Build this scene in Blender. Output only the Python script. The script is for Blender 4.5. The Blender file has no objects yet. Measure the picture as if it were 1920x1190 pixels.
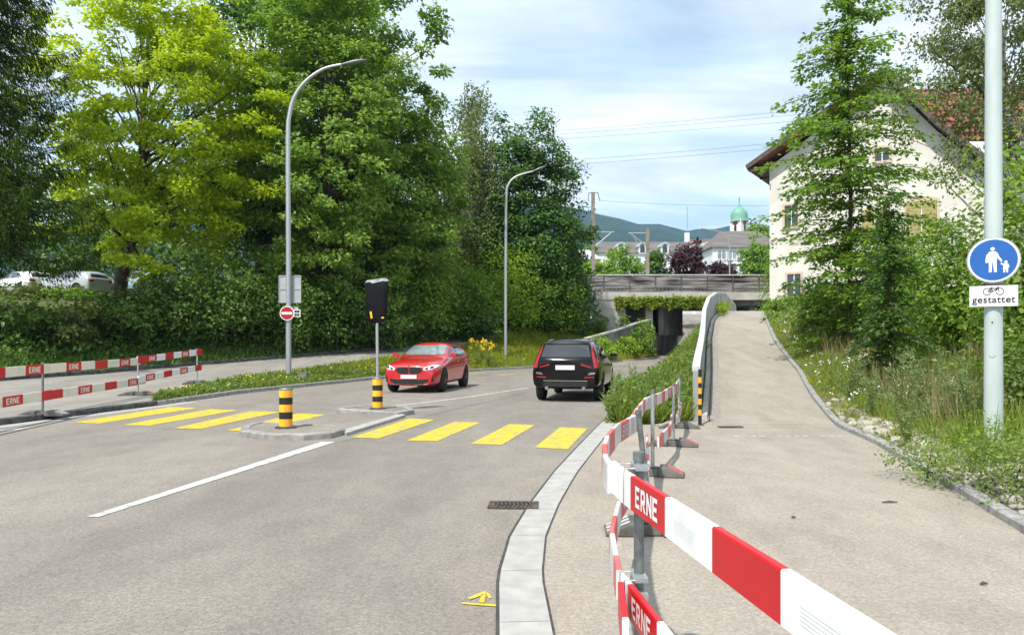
import bpy, bmesh, math, random
import numpy as np
from mathutils import Vector, Matrix
from mathutils.bvhtree import BVHTree

SC = bpy.context.scene
COL = SC.collection
R = math.radians

# ------------------------------------------------------------------ camera
H_CAM = 1.65
cam_d = bpy.data.cameras.new('camera')
cam = bpy.data.objects.new('camera', cam_d); COL.objects.link(cam)
cam.location = (0, 0, H_CAM); cam.rotation_euler = (R(90), 0, 0)
cam_d.sensor_width = 36; cam_d.lens = 26.25
cam_d.shift_y = 45 / 1920
cam_d.clip_start = 0.05; cam_d.clip_end = 9000
SC.camera = cam

# ------------------------------------------------------------------ light
SUN = Vector((-0.38, -0.60, 1)).normalized()
sun_d = bpy.data.lights.new('sun', 'SUN'); sun_d.energy = 4.4; sun_d.angle = R(1.0)
sun_d.color = (1, 0.955, 0.88)
sun = bpy.data.objects.new('sun', sun_d); COL.objects.link(sun)
sun.rotation_euler = SUN.to_track_quat('Z', 'Y').to_euler()
sun.location = (0, 0, 60)

W = bpy.data.worlds.new('World'); SC.world = W; W.use_nodes = True
nt = W.node_tree; nd = nt.nodes; ln = nt.links
bg = nd['Background']; bg.inputs['Strength'].default_value = 0.115
sky = nd.new('ShaderNodeTexSky'); sky.sky_type = 'NISHITA'; sky.sun_disc = False
sky.sun_elevation = math.asin(SUN.z); sky.sun_rotation = math.atan2(SUN.x, SUN.y) % (2 * math.pi)
sky.air_density = 1.0; sky.dust_density = 0.6; sky.ozone_density = 1.2
tc = nd.new('ShaderNodeTexCoord'); sp = nd.new('ShaderNodeSeparateXYZ'); ln.new(tc.outputs['Generated'], sp.inputs[0])
def wm(op, a, b=None):
    n = nd.new('ShaderNodeMath'); n.operation = op
    for i, x in enumerate((a, b)):
        if x is None: continue
        if isinstance(x, (int, float)): n.inputs[i].default_value = x
        else: ln.new(x, n.inputs[i])
    return n.outputs[0]
zz = wm('ADD', wm('MAXIMUM', sp.outputs['Z'], 0.0), 0.16)
uu = wm('DIVIDE', sp.outputs['X'], zz); vv = wm('DIVIDE', sp.outputs['Y'], zz)
uu2 = wm('ADD', wm('MULTIPLY', uu, 0.55), wm('MULTIPLY', vv, 0.10))
cb = nd.new('ShaderNodeCombineXYZ'); ln.new(uu2, cb.inputs[0]); ln.new(vv, cb.inputs[1])
nz = nd.new('ShaderNodeTexNoise'); nz.inputs['Scale'].default_value = 1.25; nz.inputs['Detail'].default_value = 7
nz.inputs['Roughness'].default_value = 0.55; nz.inputs['Distortion'].default_value = 0.5
ln.new(cb.outputs[0], nz.inputs['Vector'])
cr = nd.new('ShaderNodeValToRGB'); cr.color_ramp.elements[0].position = 0.36; cr.color_ramp.elements[1].position = 0.62
ln.new(nz.outputs['Fac'], cr.inputs[0])
nz2 = nd.new('ShaderNodeTexNoise'); nz2.inputs['Scale'].default_value = 2.1; nz2.inputs['Detail'].default_value = 5
ln.new(cb.outputs[0], nz2.inputs['Vector'])
cl = nd.new('ShaderNodeMix'); cl.data_type = 'RGBA'
cl.inputs['A'].default_value = (6.2, 7.9, 9.2, 1); cl.inputs['B'].default_value = (10.0, 10.5, 10.9, 1)
cr2 = nd.new('ShaderNodeValToRGB'); cr2.color_ramp.elements[0].position = 0.38; cr2.color_ramp.elements[1].position = 0.62
ln.new(nz2.outputs['Fac'], cr2.inputs[0]); ln.new(cr2.outputs['Color'], cl.inputs['Factor'])
mx = nd.new('ShaderNodeMix'); mx.data_type = 'RGBA'
ln.new(wm('ADD', wm('MULTIPLY', cr.outputs['Color'], 0.62), 0.38), mx.inputs['Factor'])
ln.new(sky.outputs[0], mx.inputs['A']); ln.new(cl.outputs['Result'], mx.inputs['B'])
ln.new(mx.outputs['Result'], bg.inputs['Color'])

SC.view_settings.view_transform = 'Standard'; SC.view_settings.look = 'None'
SC.view_settings.exposure = 0.38; SC.view_settings.gamma = 1
SC.cycles.max_bounces = 6; SC.cycles.transparent_max_bounces = 8
SC.cycles.use_denoising = True

# ------------------------------------------------------------------ helpers
def tag(o, label=None, cat=None, group=None, kind=None):
    if label: o['label'] = label
    if cat: o['category'] = cat
    if group: o['group'] = group
    if kind: o['kind'] = kind
    return o
def empty(name, loc, label, cat, group=None, rz=0):
    o = bpy.data.objects.new(name, None); COL.objects.link(o)
    o.location = loc; o.rotation_euler = (0, 0, rz); o.empty_display_size = 0.2
    return tag(o, label, cat, group)
def link(name, me, parent=None):
    o = bpy.data.objects.new(name, me); COL.objects.link(o)
    if parent: o.parent = parent
    return o
def copy_tree(o, parent=None):
    c = o.copy(); COL.objects.link(c); c.parent = parent
    for ch in list(o.children): copy_tree(ch, c)
    return c
def P(px, py, Y):
    return Vector(((px - 960) / 1400 * Y, Y, H_CAM - (py - 640) / 1400 * Y))
def PG(px, py):                       # pixel to a point on the level road
    Y = 1400 * H_CAM / (py - 640); return ((px - 960) / 1400 * Y, Y)

class MB:
    def __init__(s): s.v = []; s.f = []; s.m = []; s.s = []
    def add(s, v, f, m=0, smooth=False):
        o = len(s.v); s.v += [tuple(p) for p in v]
        for q in f: s.f.append([i + o for i in q]); s.m.append(m); s.s.append(smooth)
    def box(s, c, d, rz=0, m=0):
        x, y, z = d[0] / 2, d[1] / 2, d[2] / 2; ca, sa = math.cos(rz), math.sin(rz)
        vs = []
        for k in (-z, z):
            for i, j in ((-x, -y), (x, -y), (x, y), (-x, y)):
                vs.append((c[0] + i * ca - j * sa, c[1] + i * sa + j * ca, c[2] + k))
        s.add(vs, [(3, 2, 1, 0), (4, 5, 6, 7), (0, 1, 5, 4), (1, 2, 6, 5), (2, 3, 7, 6), (3, 0, 4, 7)], m)
    def bar(s, p, q, w, h, m=0):
        p = Vector(p); q = Vector(q); d = (q - p).normalized()
        u = Vector((0, 0, 1)) if abs(d.z) < .99 else Vector((0, 1, 0))
        r = d.cross(u).normalized(); u = r.cross(d)
        vs = [e + r * a * w / 2 + u * b * h / 2 for e in (p, q) for a, b in ((-1, -1), (1, -1), (1, 1), (-1, 1))]
        s.add(vs, [(3, 2, 1, 0), (4, 5, 6, 7), (0, 1, 5, 4), (1, 2, 6, 5), (2, 3, 7, 6), (3, 0, 4, 7)], m)
    def tube(s, pts, rad, n=8, m=0, caps=True, smooth=True):
        pts = [Vector(p) for p in pts]
        if not isinstance(rad, (list, tuple)): rad = [rad] * len(pts)
        vs = []; r0 = None
        for i, p in enumerate(pts):
            d = (pts[min(i + 1, len(pts) - 1)] - pts[max(i - 1, 0)]).normalized()
            if r0 is None:
                r0 = d.orthogonal().normalized()
            r0 = (r0 - d * r0.dot(d)).normalized(); t = d.cross(r0)
            for k in range(n):
                a = 2 * math.pi * k / n
                vs.append(p + (r0 * math.cos(a) + t * math.sin(a)) * rad[i])
        fs = []
        for i in range(len(pts) - 1):
            for k in range(n):
                k2 = (k + 1) % n
                fs.append((i * n + k, i * n + k2, (i + 1) * n + k2, (i + 1) * n + k))
        s.add(vs, fs, m, smooth)
        if caps:
            s.add(vs[:n], [tuple(range(n))[::-1]], m); s.add(vs[-n:], [tuple(range(n))], m)
    def lathe(s, prof, c=(0, 0, 0), n=16, m=0, axis='z', smooth=True):
        vs = []
        for r, h in prof:
            for k in range(n):
                a = 2 * math.pi * k / n; x, y = r * math.cos(a), r * math.sin(a)
                vs.append((c[0] + x, c[1] + y, c[2] + h) if axis == 'z' else
                          (c[0] + h, c[1] + x, c[2] + y) if axis == 'x' else (c[0] + y, c[1] + h, c[2] + x))
        fs = [(i * n + k, i * n + (k + 1) % n, (i + 1) * n + (k + 1) % n, (i + 1) * n + k)
              for i in range(len(prof) - 1) for k in range(n)]
        s.add(vs, fs, m, smooth)
        s.add(vs[:n], [tuple(range(n))[::-1]], m); s.add(vs[-n:], [tuple(range(n))], m)
    def prism(s, poly, a, b, plane='xz', m=0):
        n = len(poly)
        mk = {'xz': lambda p, t: (p[0], t, p[1]), 'yz': lambda p, t: (t, p[0], p[1]), 'xy': lambda p, t: (p[0], p[1], t)}[plane]
        vs = [mk(p, a) for p in poly] + [mk(p, b) for p in poly]
        fs = [tuple(range(n))[::-1], tuple(range(n, 2 * n))] + [(i, (i + 1) % n, n + (i + 1) % n, n + i) for i in range(n)]
        s.add(vs, fs, m)
    def build(s, name, mats, parent=None, loc=None, bevel=0, recalc=True):
        me = bpy.data.meshes.new(name); me.from_pydata(s.v, [], s.f)
        if not isinstance(mats, (list, tuple)): mats = [mats]
        for mm in mats: me.materials.append(mm)
        me.polygons.foreach_set('material_index', s.m); me.polygons.foreach_set('use_smooth', s.s)
        if recalc:
            bm = bmesh.new(); bm.from_mesh(me); bmesh.ops.recalc_face_normals(bm, faces=bm.faces); bm.to_mesh(me); bm.free()
        me.update()
        o = link(name, me, parent)
        if loc is not None: o.location = loc
        if bevel:
            b = o.modifiers.new('bevel', 'BEVEL'); b.width = bevel; b.segments = 2; b.limit_method = 'ANGLE'; b.angle_limit = R(40)
        return o

# ------------------------------------------------------------------ materials
def mat(name, c1, c2=None, scale=4, rough=.75, metal=0, bump=0, bscale=60, detail=6, spec=.5, coat=0, lo=.35, hi=.65, stretch=None, emit=0):
    m = bpy.data.materials.new(name); m.use_nodes = True
    n = m.node_tree.nodes; l = m.node_tree.links; b = n['Principled BSDF']
    b.inputs['Base Color'].default_value = (*c1, 1); b.inputs['Roughness'].default_value = rough
    b.inputs['Metallic'].default_value = metal; b.inputs['Specular IOR Level'].default_value = spec
    b.inputs['Coat Weight'].default_value = coat; b.inputs['Coat Roughness'].default_value = .05
    tcn = n.new('ShaderNodeTexCoord')
    vec = tcn.outputs['Object']
    if stretch:
        mp = n.new('ShaderNodeMapping'); mp.inputs['Scale'].default_value = stretch; l.new(vec, mp.inputs[0]); vec = mp.outputs[0]
    if c2:
        t = n.new('ShaderNodeTexNoise'); t.inputs['Scale'].default_value = scale; t.inputs['Detail'].default_value = detail
        l.new(vec, t.inputs['Vector'])
        r = n.new('ShaderNodeValToRGB'); e = r.color_ramp.elements
        e[0].position = lo; e[0].color = (*c1, 1); e[1].position = hi; e[1].color = (*c2, 1)
        l.new(t.outputs['Fac'], r.inputs[0]); l.new(r.outputs[0], b.inputs['Base Color'])
    if bump:
        t2 = n.new('ShaderNodeTexNoise'); t2.inputs['Scale'].default_value = bscale; t2.inputs['Detail'].default_value = 4
        l.new(vec, t2.inputs['Vector'])
        bp = n.new('ShaderNodeBump'); bp.inputs['Strength'].default_value = bump; bp.inputs['Distance'].default_value = .02
        l.new(t2.outputs['Fac'], bp.inputs['Height']); l.new(bp.outputs[0], b.inputs['Normal'])
    return m

def asphalt(name, base, warm, dark, speck=.5, big=.35):
    """aggregate asphalt: grain at stone size, broad worn tone changes, dark binder stains"""
    m = bpy.data.materials.new(name); m.use_nodes = True
    n = m.node_tree.nodes; l = m.node_tree.links; b = n['Principled BSDF']
    b.inputs['Roughness'].default_value = .85; b.inputs['Specular IOR Level'].default_value = .3
    t = n.new('ShaderNodeTexCoord')
    def noise(s, d, stretch=None, rg=.5):
        x = n.new('ShaderNodeTexNoise'); x.inputs['Scale'].default_value = s; x.inputs['Detail'].default_value = d
        x.inputs['Roughness'].default_value = rg
        v = t.outputs['Object']
        if stretch:
            mp = n.new('ShaderNodeMapping'); mp.inputs['Scale'].default_value = stretch; mp.inputs['Rotation'].default_value = (0, 0, R(-14)); l.new(v, mp.inputs[0]); v = mp.outputs[0]
        l.new(v, x.inputs['Vector']); return x.outputs['Fac']
    def ramp(f, a, ca, bb, cb_):
        r = n.new('ShaderNodeValToRGB'); e = r.color_ramp.elements
        e[0].position = a; e[0].color = (*ca, 1); e[1].position = bb; e[1].color = (*cb_, 1); l.new(f, r.inputs[0]); return r.outputs[0]
    def mul(a, bb, f):
        x = n.new('ShaderNodeMix'); x.data_type = 'RGBA'; x.blend_type = 'MULTIPLY'; x.inputs['Factor'].default_value = f
        l.new(a, x.inputs['A']); l.new(bb, x.inputs['B']); return x.outputs['Result']
    c = ramp(noise(big, 4, (1.6, .35, 1)), .38, base, .62, warm)
    c = mul(c, ramp(noise(2.2, 6, (1, .5, 1), .65), .35, (.84, .83, .83), .6, (1.04, 1.03, 1.02)), .8)
    v = n.new('ShaderNodeTexVoronoi'); v.inputs['Scale'].default_value = 85; l.new(t.outputs['Object'], v.inputs['Vector'])
    hs = n.new('ShaderNodeSeparateColor'); l.new(v.outputs['Color'], hs.inputs[0])
    c = mul(c, ramp(hs.outputs[0], 0.0, (.55, .54, .53), 1.0, (1.38, 1.37, 1.34)), speck)
    c = mul(c, ramp(noise(26, 3), .35, (.82, .82, .82), .65, (1.15, 1.14, 1.13)), .6)
    c = mul(c, ramp(noise(.9, 9, None, .75), .60, (1, 1, 1), .74, dark), .75)
    at_ = n.new('ShaderNodeAttribute'); at_.attribute_name = 'across'      # tyre-polished wheel tracks along the lanes
    wr = n.new('ShaderNodeValToRGB'); el = wr.color_ramp.elements; el[0].position = 0; el[0].color = (1, 1, 1, 1); el[1].position = 1; el[1].color = (1.0, .98, .95, 1)
    for p_, v_ in ((.08, 1.02), (.19, .86), (.27, .98), (.36, .86), (.47, 1.03), (.60, .98), (.68, .80), (.77, .95), (.86, .83), (.94, 1.02)):
        q_ = el.new(p_); q_.color = (v_, v_, min(v_ * 1.012, 1.04), 1)
    l.new(at_.outputs['Fac'], wr.inputs[0]); c = mul(c, wr.outputs[0], .6)
    l.new(c, b.inputs['Base Color'])
    bp = n.new('ShaderNodeBump'); bp.inputs['Strength'].default_value = .5; bp.inputs['Distance'].default_value = .006
    l.new(v.outputs['Distance'], bp.inputs['Height']); l.new(bp.outputs[0], b.inputs['Normal'])
    return m

def leaf_mat(name, c1, c2, trans=.35, rough=.42, tcol=None, spec=.22):
    m = bpy.data.materials.new(name); m.use_nodes = True
    n = m.node_tree.nodes; l = m.node_tree.links; b = n['Principled BSDF']
    g = n.new('ShaderNodeNewGeometry'); r = n.new('ShaderNodeValToRGB'); e = r.color_ramp.elements
    e[0].color = (*c1, 1); e[1].color = (*c2, 1); l.new(g.outputs['Random Per Island'], r.inputs[0])
    l.new(r.outputs[0], b.inputs['Base Color']); b.inputs['Roughness'].default_value = rough; b.inputs['Specular IOR Level'].default_value = spec
    tr = n.new('ShaderNodeBsdfTranslucent'); mxs = n.new('ShaderNodeMixShader'); mxs.inputs[0].default_value = trans
    hsv = n.new('ShaderNodeMix'); hsv.data_type = 'RGBA'; hsv.blend_type = 'MULTIPLY'; hsv.inputs['Factor'].default_value = 1
    hsv.inputs['B'].default_value = (*(tcol or (1.5, 1.6, .7)), 1)
    l.new(r.outputs[0], hsv.inputs['A']); l.new(hsv.outputs['Result'], tr.inputs['Color'])
    l.new(b.outputs[0], mxs.inputs[1]); l.new(tr.outputs[0], mxs.inputs[2])
    l.new(mxs.outputs[0], n['Material Output'].inputs['Surface'])
    return m

M = dict(
 road=asphalt('asphalt_road', (.228, .206, .180), (.272, .246, .212), (.80, .78, .76)),
 walk=asphalt('asphalt_tan', (.308, .274, .228), (.345, .31, .26), (.80, .78, .76), .42, .5),
 walk2=asphalt('asphalt_grey_path', (.25, .235, .215), (.30, .28, .25), (.8, .78, .76), .35, .5),
 concrete=mat('concrete', (.36, .35, .32), (.50, .48, .44), 3, .85, bump=.15, bscale=40),
 gutter=mat('gutter_concrete', (.31, .30, .278), (.42, .41, .375), 5, .85, bump=.2, bscale=70, lo=.3, hi=.7),
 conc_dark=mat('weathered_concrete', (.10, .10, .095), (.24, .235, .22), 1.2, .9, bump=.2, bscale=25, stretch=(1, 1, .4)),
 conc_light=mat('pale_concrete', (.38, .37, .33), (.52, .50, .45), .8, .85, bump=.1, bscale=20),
 kerb=mat('kerb_stone', (.20, .20, .19), (.36, .35, .33), 9, .8, bump=.25, bscale=50),
 kerb_dark=mat('dark_kerb', (.035, .035, .035), (.10, .10, .095), 7, .85, bump=.2),
 joint=mat('joint_seal', (.035, .033, .032), (.07, .065, .06), 8, .8),
 white=mat('road_paint_white', (.62, .62, .60), (.80, .80, .78), 14, .7, lo=.3, hi=.5),
 yellow=mat('road_paint_yellow', (.50, .37, .02), (.70, .52, .03), 12, .7, lo=.3, hi=.48),
 orange=mat('orange_mark', (.62, .24, .12), (.5, .35, .26), 8, .8),
 soil=mat('soil', (.10, .085, .055), (.17, .15, .09), 3, .95, bump=.5, bscale=12),
 turf=mat('turf', (.055, .075, .022), (.12, .13, .045), 1.2, .95, bump=.6, bscale=9),
 steel=mat('galvanised_steel', (.34, .36, .36), (.46, .48, .48), 30, .45, .55, lo=.3, hi=.7),
 steel_dark=mat('dull_steel', (.14, .16, .16), (.24, .255, .25), 20, .5, .6),
 pole=mat('grey_painted_pole', (.40, .47, .455), (.49, .555, .535), 5, .5, lo=.3, hi=.7, stretch=(1, 1, .3)),
 red=mat('red_film', (.56, .008, .014), (.50, .010, .016), 6, .38, spec=.4),
 white_pl=mat('white_plastic', (.80, .80, .79), (.70, .70, .68), 7, .4, lo=.55, hi=.8),
 cream_pl=mat('aged_white_plastic', (.74, .70, .60), (.60, .56, .46), 5, .5, lo=.5, hi=.8),
 red_fade=mat('faded_red_film', (.52, .07, .07), (.58, .16, .15), 6, .55),
 grey_pl=mat('weathered_white_plastic', (.66, .65, .63), (.5, .48, .46), 6, .6),
 rubber=mat('black_rubber', (.022, .022, .022), (.06, .058, .055), 10, .75, bump=.2, bscale=60),
 rubber_grey=mat('dusty_rubber', (.07, .068, .06), (.15, .145, .13), 6, .85, bump=.2, bscale=60),
 pinkfilm=mat('worn_red_reflector', (.62, .14, .15), (.48, .20, .20), 18, .5),
 palefilm=mat('worn_white_reflector', (.55, .54, .52), (.36, .35, .34), 18, .5),
 black=mat('black_plastic', (.012, .012, .012), rough=.5),
 blackfilm=mat('black_foil', (.005, .005, .006), rough=.38, spec=.2, bump=.5, bscale=7),
 amber=mat('yellow_film', (.86, .42, .015), (.90, .55, .02), 9, .4),
 amber2=mat('orange_film', (.83, .30, .03), (.86, .40, .03), 9, .4),
 bag_white=mat('silver_foil', (.62, .63, .65), (.3, .31, .33), 14, .25, .3, bump=.8, bscale=30),
 bark=mat('bark', (.045, .035, .026), (.11, .09, .065), 8, .95, bump=.8, bscale=18, stretch=(1, 1, .25)),
 bark_birch=mat('birch_bark', (.45, .43, .40), (.06, .055, .05), 7, .85, stretch=(1, 1, 2.5), lo=.5, hi=.66),
 plaster=mat('cream_plaster', (.68, .655, .60), (.58, .55, .49), .9, .9, bump=.1, bscale=30),
 plaster_w=mat('white_plaster', (.74, .75, .75), (.66, .67, .68), .4, .9),
 timber=mat('dark_roof_timber', (.06, .045, .035), (.12, .09, .07), 5, .85),
 tile_grey=mat('grey_roof_tile', (.10, .09, .088), (.165, .145, .135), .9, .85, stretch=(.3, 1, 2)),
 glass=mat('window_glass', (.03, .04, .05), rough=.08, spec=.8),
 shutter=mat('olive_shutter', (.38, .33, .12), (.30, .26, .10), 6, .7),
 stone=mat('sandstone_trim', (.50, .40, .30), (.58, .48, .37), 5, .85),
 copper=mat('green_copper', (.12, .30, .20), (.18, .38, .27), .8, .6),
 planks=mat('weathered_planks', (.02, .018, .017), (.33, .31, .29), 1.3, .9, stretch=(.28, 1, 3.4), lo=.40, hi=.62),
 white_cap=mat('pale_metal_cap', (.42, .43, .43), (.52, .52, .51), 3, .5),
 blue=mat('sign_blue', (.012, .10, .36), (.014, .11, .39), 4, .35),
 sign_w=mat('sign_white', (.80, .81, .81), rough=.35),
 sign_r=mat('sign_red', (.38, .012, .02), (.33, .012, .02), 4, .35),
 sign_back=mat('sign_back_grey', (.36, .37, .375), (.43, .44, .445), 4, .5, .3),
 hill=mat('wooded_hill', (.008, .026, .018), (.022, .052, .028), .02, .95, bump=1, bscale=.03, detail=12),
 iron=mat('cast_iron', (.06, .05, .045), (.15, .11, .08), 12, .7, .4),
 hole=mat('drain_dark', (.008, .008, .008), rough=1),
)
def road_paint(name, c):
    """thermoplastic paint, worn through to the aggregate in specks and streaks"""
    m = mat(name, c, tuple(x * .86 for x in c), 9, .7)
    n = m.node_tree.nodes; l = m.node_tree.links; b = n['Principled BSDF']; src = b.inputs['Base Color'].links[0].from_socket
    t = n.new('ShaderNodeTexCoord'); f = []
    for s, d in ((70, 3), (5, 6)):
        x = n.new('ShaderNodeTexNoise'); x.inputs['Scale'].default_value = s; x.inputs['Detail'].default_value = d; l.new(t.outputs['Object'], x.inputs['Vector']); f.append(x.outputs['Fac'])
    a = n.new('ShaderNodeMath'); a.operation = 'MULTIPLY_ADD'; a.inputs[1].default_value = .55; l.new(f[0], a.inputs[0]); l.new(f[1], a.inputs[2])
    r = n.new('ShaderNodeValToRGB'); r.color_ramp.elements[0].position = .80; r.color_ramp.elements[1].position = .90; l.new(a.outputs[0], r.inputs[0])
    x = n.new('ShaderNodeMix'); x.data_type = 'RGBA'; x.inputs['B'].default_value = (.25, .235, .2, 1); l.new(src, x.inputs['A'])
    mm = n.new('ShaderNodeMath'); mm.operation = 'MULTIPLY'; mm.inputs[1].default_value = .75; l.new(r.outputs[0], mm.inputs[0]); l.new(mm.outputs[0], x.inputs['Factor'])
    l.new(x.outputs['Result'], b.inputs['Base Color']); return m
M['white'] = road_paint('road_paint_white', (.62, .61, .58)); M['yellow'] = road_paint('road_paint_yellow', (.62, .46, .022))
M['island'] = mat('island_kerb_stone', (.20, .192, .175), (.33, .318, .29), 6, .85, bump=.25, bscale=45)
LM = dict(
 lime=leaf_mat('leaf_lime', (.24, .36, .012), (.50, .60, .034), .46, tcol=(1.6, 1.5, .4)),
 plane=leaf_mat('leaf_plane', (.095, .185, .028), (.27, .385, .062), .40),
 deep=leaf_mat('leaf_deep', (.036, .092, .018), (.11, .21, .036), .34),
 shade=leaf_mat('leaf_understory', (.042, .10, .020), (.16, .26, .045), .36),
 mid=leaf_mat('leaf_mid', (.10, .20, .024), (.24, .36, .045), .40),
 bright=leaf_mat('leaf_bright', (.15, .27, .022), (.34, .46, .045), .42),
 birch=leaf_mat('leaf_birch', (.10, .14, .045), (.20, .235, .085), .36),
 horn=leaf_mat('leaf_hornbeam', (.085, .18, .025), (.23, .34, .05), .40),
 spruce=leaf_mat('needle_spruce', (.016, .042, .006), (.062, .105, .012), .12, .8, spec=.03),
 olive=leaf_mat('leaf_olive', (.07, .105, .022), (.16, .19, .045), .35),
 copper=leaf_mat('leaf_purple', (.045, .018, .022), (.095, .034, .042), .2, tcol=(1.6, .7, .7)),
 vine=leaf_mat('leaf_vine', (.13, .19, .016), (.28, .34, .03), .38),
 grass=leaf_mat('blade_grass', (.12, .18, .026), (.28, .33, .07), .38),
 grassy=leaf_mat('blade_meadow', (.17, .22, .022), (.36, .38, .05), .4),
 dry=leaf_mat('blade_dry', (.22, .20, .085), (.38, .33, .16), .3, tcol=(1.2, 1.1, .8)),
 weed=leaf_mat('leaf_weed', (.09, .16, .035), (.23, .30, .075), .36),
 greyweed=leaf_mat('leaf_greyweed', (.12, .18, .06), (.25, .31, .12), .3, tcol=(1.2, 1.3, .9)),
 flower_y=leaf_mat('petal_yellow', (.75, .50, .02), (.85, .62, .03), .2, tcol=(1.1, 1, .5)),
 flower_w=leaf_mat('petal_white', (.70, .70, .64), (.82, .82, .78), .2, tcol=(1, 1, 1)),
)
# ------------------------------------------------------------------ terrain
YS = np.array([-30, 0, 4.2, 5.25, 6.33, 7.55, 8.7, 11.55, 13, 14.55, 14.9, 16.5, 19.2, 20.5, 23.6, 26, 28, 30, 32, 34.5, 36, 40, 45, 49, 53, 56, 60, 62, 66, 73, 85, 110, 130, 200, 3000.])
def I(xs, ys): return lambda y: np.interp(y, xs, ys)
XL = I([-30, 0, 14, 19.2, 23.6, 28, 32, 36, 40, 43.5, 50, 56, 58, 60, 62, 66, 73, 85, 110, 130, 200, 3000], [-12, -10.9, -10.2, -9.1, -8.6, -7.3, -5.96, -4.0, -1.74, 1.2, 5.2, 9.2, 10.6, 11.4, 12.0, 13.2, 15.3, 19.2, 23, 25, 33, 200])
GI = I([-30, 0, 4.2, 5.25, 6.33, 7.55, 9.5, 11.55, 14, 16.5, 20, 26, 33, 40, 50, 56, 62, 66, 73, 85, 110, 130, 200, 3000], [.6, .02, -.07, -.09, -.01, .18, .55, 1.0, 1.55, 2.12, 3.1, 4.8, 6.6, 8.8, 13, 15.9, 18.6, 20.2, 23, 27, 31, 33, 41, 208])
ZR = I([-30, 30, 45, 62, 73, 85, 110, 130, 200, 3000], [0, 0, .1, .3, 1.0, 2.4, 5.2, 6.4, 6.6, 6.6])
GW = I([-30, 4.2, 6.33, 8.7, 11.55, 17, 3000], [.33, .30, .29, .28, .29, .3, .3])
def GO(y): return GI(y) + GW(y)
_pl = I([14.9, 22, 28.8, 35, 40, 44, 50, 56, 62, 73, 3000], [3.75, 5.69, 7.5, 9.3, 11, 12.6, 15.0, 17.0, 20, 26, 260])
def PL(y):
    y = np.asarray(y, float)
    t = np.clip((y - 14.6) / .25, 0, 1)
    return (GO(y) + .02) * (1 - t) + np.maximum(_pl(y), GO(y) + .4) * t
PR = I([-30, 0, 4, 6.3, 8.1, 12.2, 14.5, 18, 22, 28.8, 35, 40, 44, 50, 54, 62, 73, 3000], [3.2, 3.5, 3.95, 4.36, 4.86, 5.9, 6.3, 7.25, 8.44, 10.1, 11.9, 13.4, 15, 17.3, 18.3, 22, 28, 300])
ZP = I([-30, 14.5, 16, 18, 20, 22, 25, 28.8, 30, 35, 40, 44, 50, 56, 62, 73, 110, 130, 3000], [0, 0, .1, .28, .47, .72, 1.1, 1.67, 1.85, 2.55, 3.15, 3.45, 3.25, 2.7, 2.4, 2.6, 5.4, 6.4, 6.6])
_pf = I([-30, 14, 19.2, 20.5, 26, 30, 34.5, 40, 45, 49, 56, 62, 73, 3000], [-12.2, -10.4, -9.3, -9.7, -9.9, -9.1, -7.9, -5.3, -2.3, -.6, 2.5, 5.8, 10, 150])
def KB(y): return XL(y) - .16
def PF(y): return np.minimum(_pf(y), KB(y) - .02)
PB = I([-30, 26, 31, 34, 39, 43, 49.5, 56, 62, 73, 3000], [-18, -17.8, -16, -14.2, -9.5, -6, -2.9, .4, 3.7, 8, 140])
ZL = I([-30, 22, 26, 30, 34.5, 40, 45, 49, 56, 62, 73, 3000], [.11, .12, .28, .36, .6, 1.05, 1.45, 1.9, 2.6, 3.2, 5.4, 6.5])
def colsXZ(y):
    y = np.asarray(y, float)
    zr = ZR(y); zp = ZP(y); zl = ZL(y); pb = PB(y); pr = PR(y); pl = PL(y); go = GO(y); xl = XL(y)
    zgo = np.where(y < 14.75, zp, zr)
    far = np.clip((y - 62) / 12, 0, 1)
    zkb = (zr + .11) * (1 - far) + np.maximum(zr + .11, np.minimum(zl, 5.5)) * far
    X = [np.full_like(y, -600.), pb - 10, pb - 4, pb, PF(y), KB(y), xl, GI(y), go, pl, pr, pr + .14, pr + 3.5, pr + 9, np.full_like(y, 900.)]
    Z = [np.full_like(y, 4.2), np.maximum(zl + 2.9, 3.6), zl + 1.2, zl, zl, zkb, zr, zr, zgo, zp, zp, zp + .07, zp + .5, zp + 1.2, zp + 2.0]
    Z[0] = Z[0] * (1 - far) + 6.5 * far; Z[14] = Z[14] * (1 - far) + 6.5 * far
    return np.stack(X), np.stack(Z)
def Hh(x, y):
    x = np.atleast_1d(np.asarray(x, float)); y = np.atleast_1d(np.asarray(y, float)); x, y = np.broadcast_arrays(x, y)
    X, Z = colsXZ(y); out = np.array(Z[0])
    for i in range(X.shape[0] - 1):
        w = np.clip((x - X[i]) / np.maximum(X[i + 1] - X[i], 1e-4), 0, 1)
        out = np.where(x >= X[i], Z[i] * (1 - w) + Z[i + 1] * w, out)
    return out
def H1(x, y): return float(Hh(x, y)[0])

gy = np.unique(np.concatenate([np.arange(-30, 75, .75), [14.55, 14.6, 14.75, 14.9], np.arange(75, 140, 5), [150, 200, 300, 500, 900, 1600, 3000]]))
X, Z = colsXZ(gy)
gx = []
sub = [6, 3, 3, 3, 4, 1, 1, 4, 1, 5, 4, 1, 4, 4, 6]
rows = []
for i in range(X.shape[0] - 1):
    for k in range(sub[i]):
        t = k / sub[i]; rows.append((X[i] * (1 - t) + X[i + 1] * t, Z[i] * (1 - t) + Z[i + 1] * t))
rows.append((X[-1], Z[-1]))
RX = np.stack([r[0] for r in rows]); RZ = np.stack([r[1] for r in rows])
nR, nY = RX.shape
V = np.stack([RX, np.broadcast_to(gy, RX.shape), RZ - .02], -1).reshape(-1, 3)
idx = np.arange(nR * nY).reshape(nR, nY)
F = np.stack([idx[:-1, :-1], idx[1:, :-1], idx[1:, 1:], idx[:-1, 1:]], -1).reshape(-1, 4)
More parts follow.
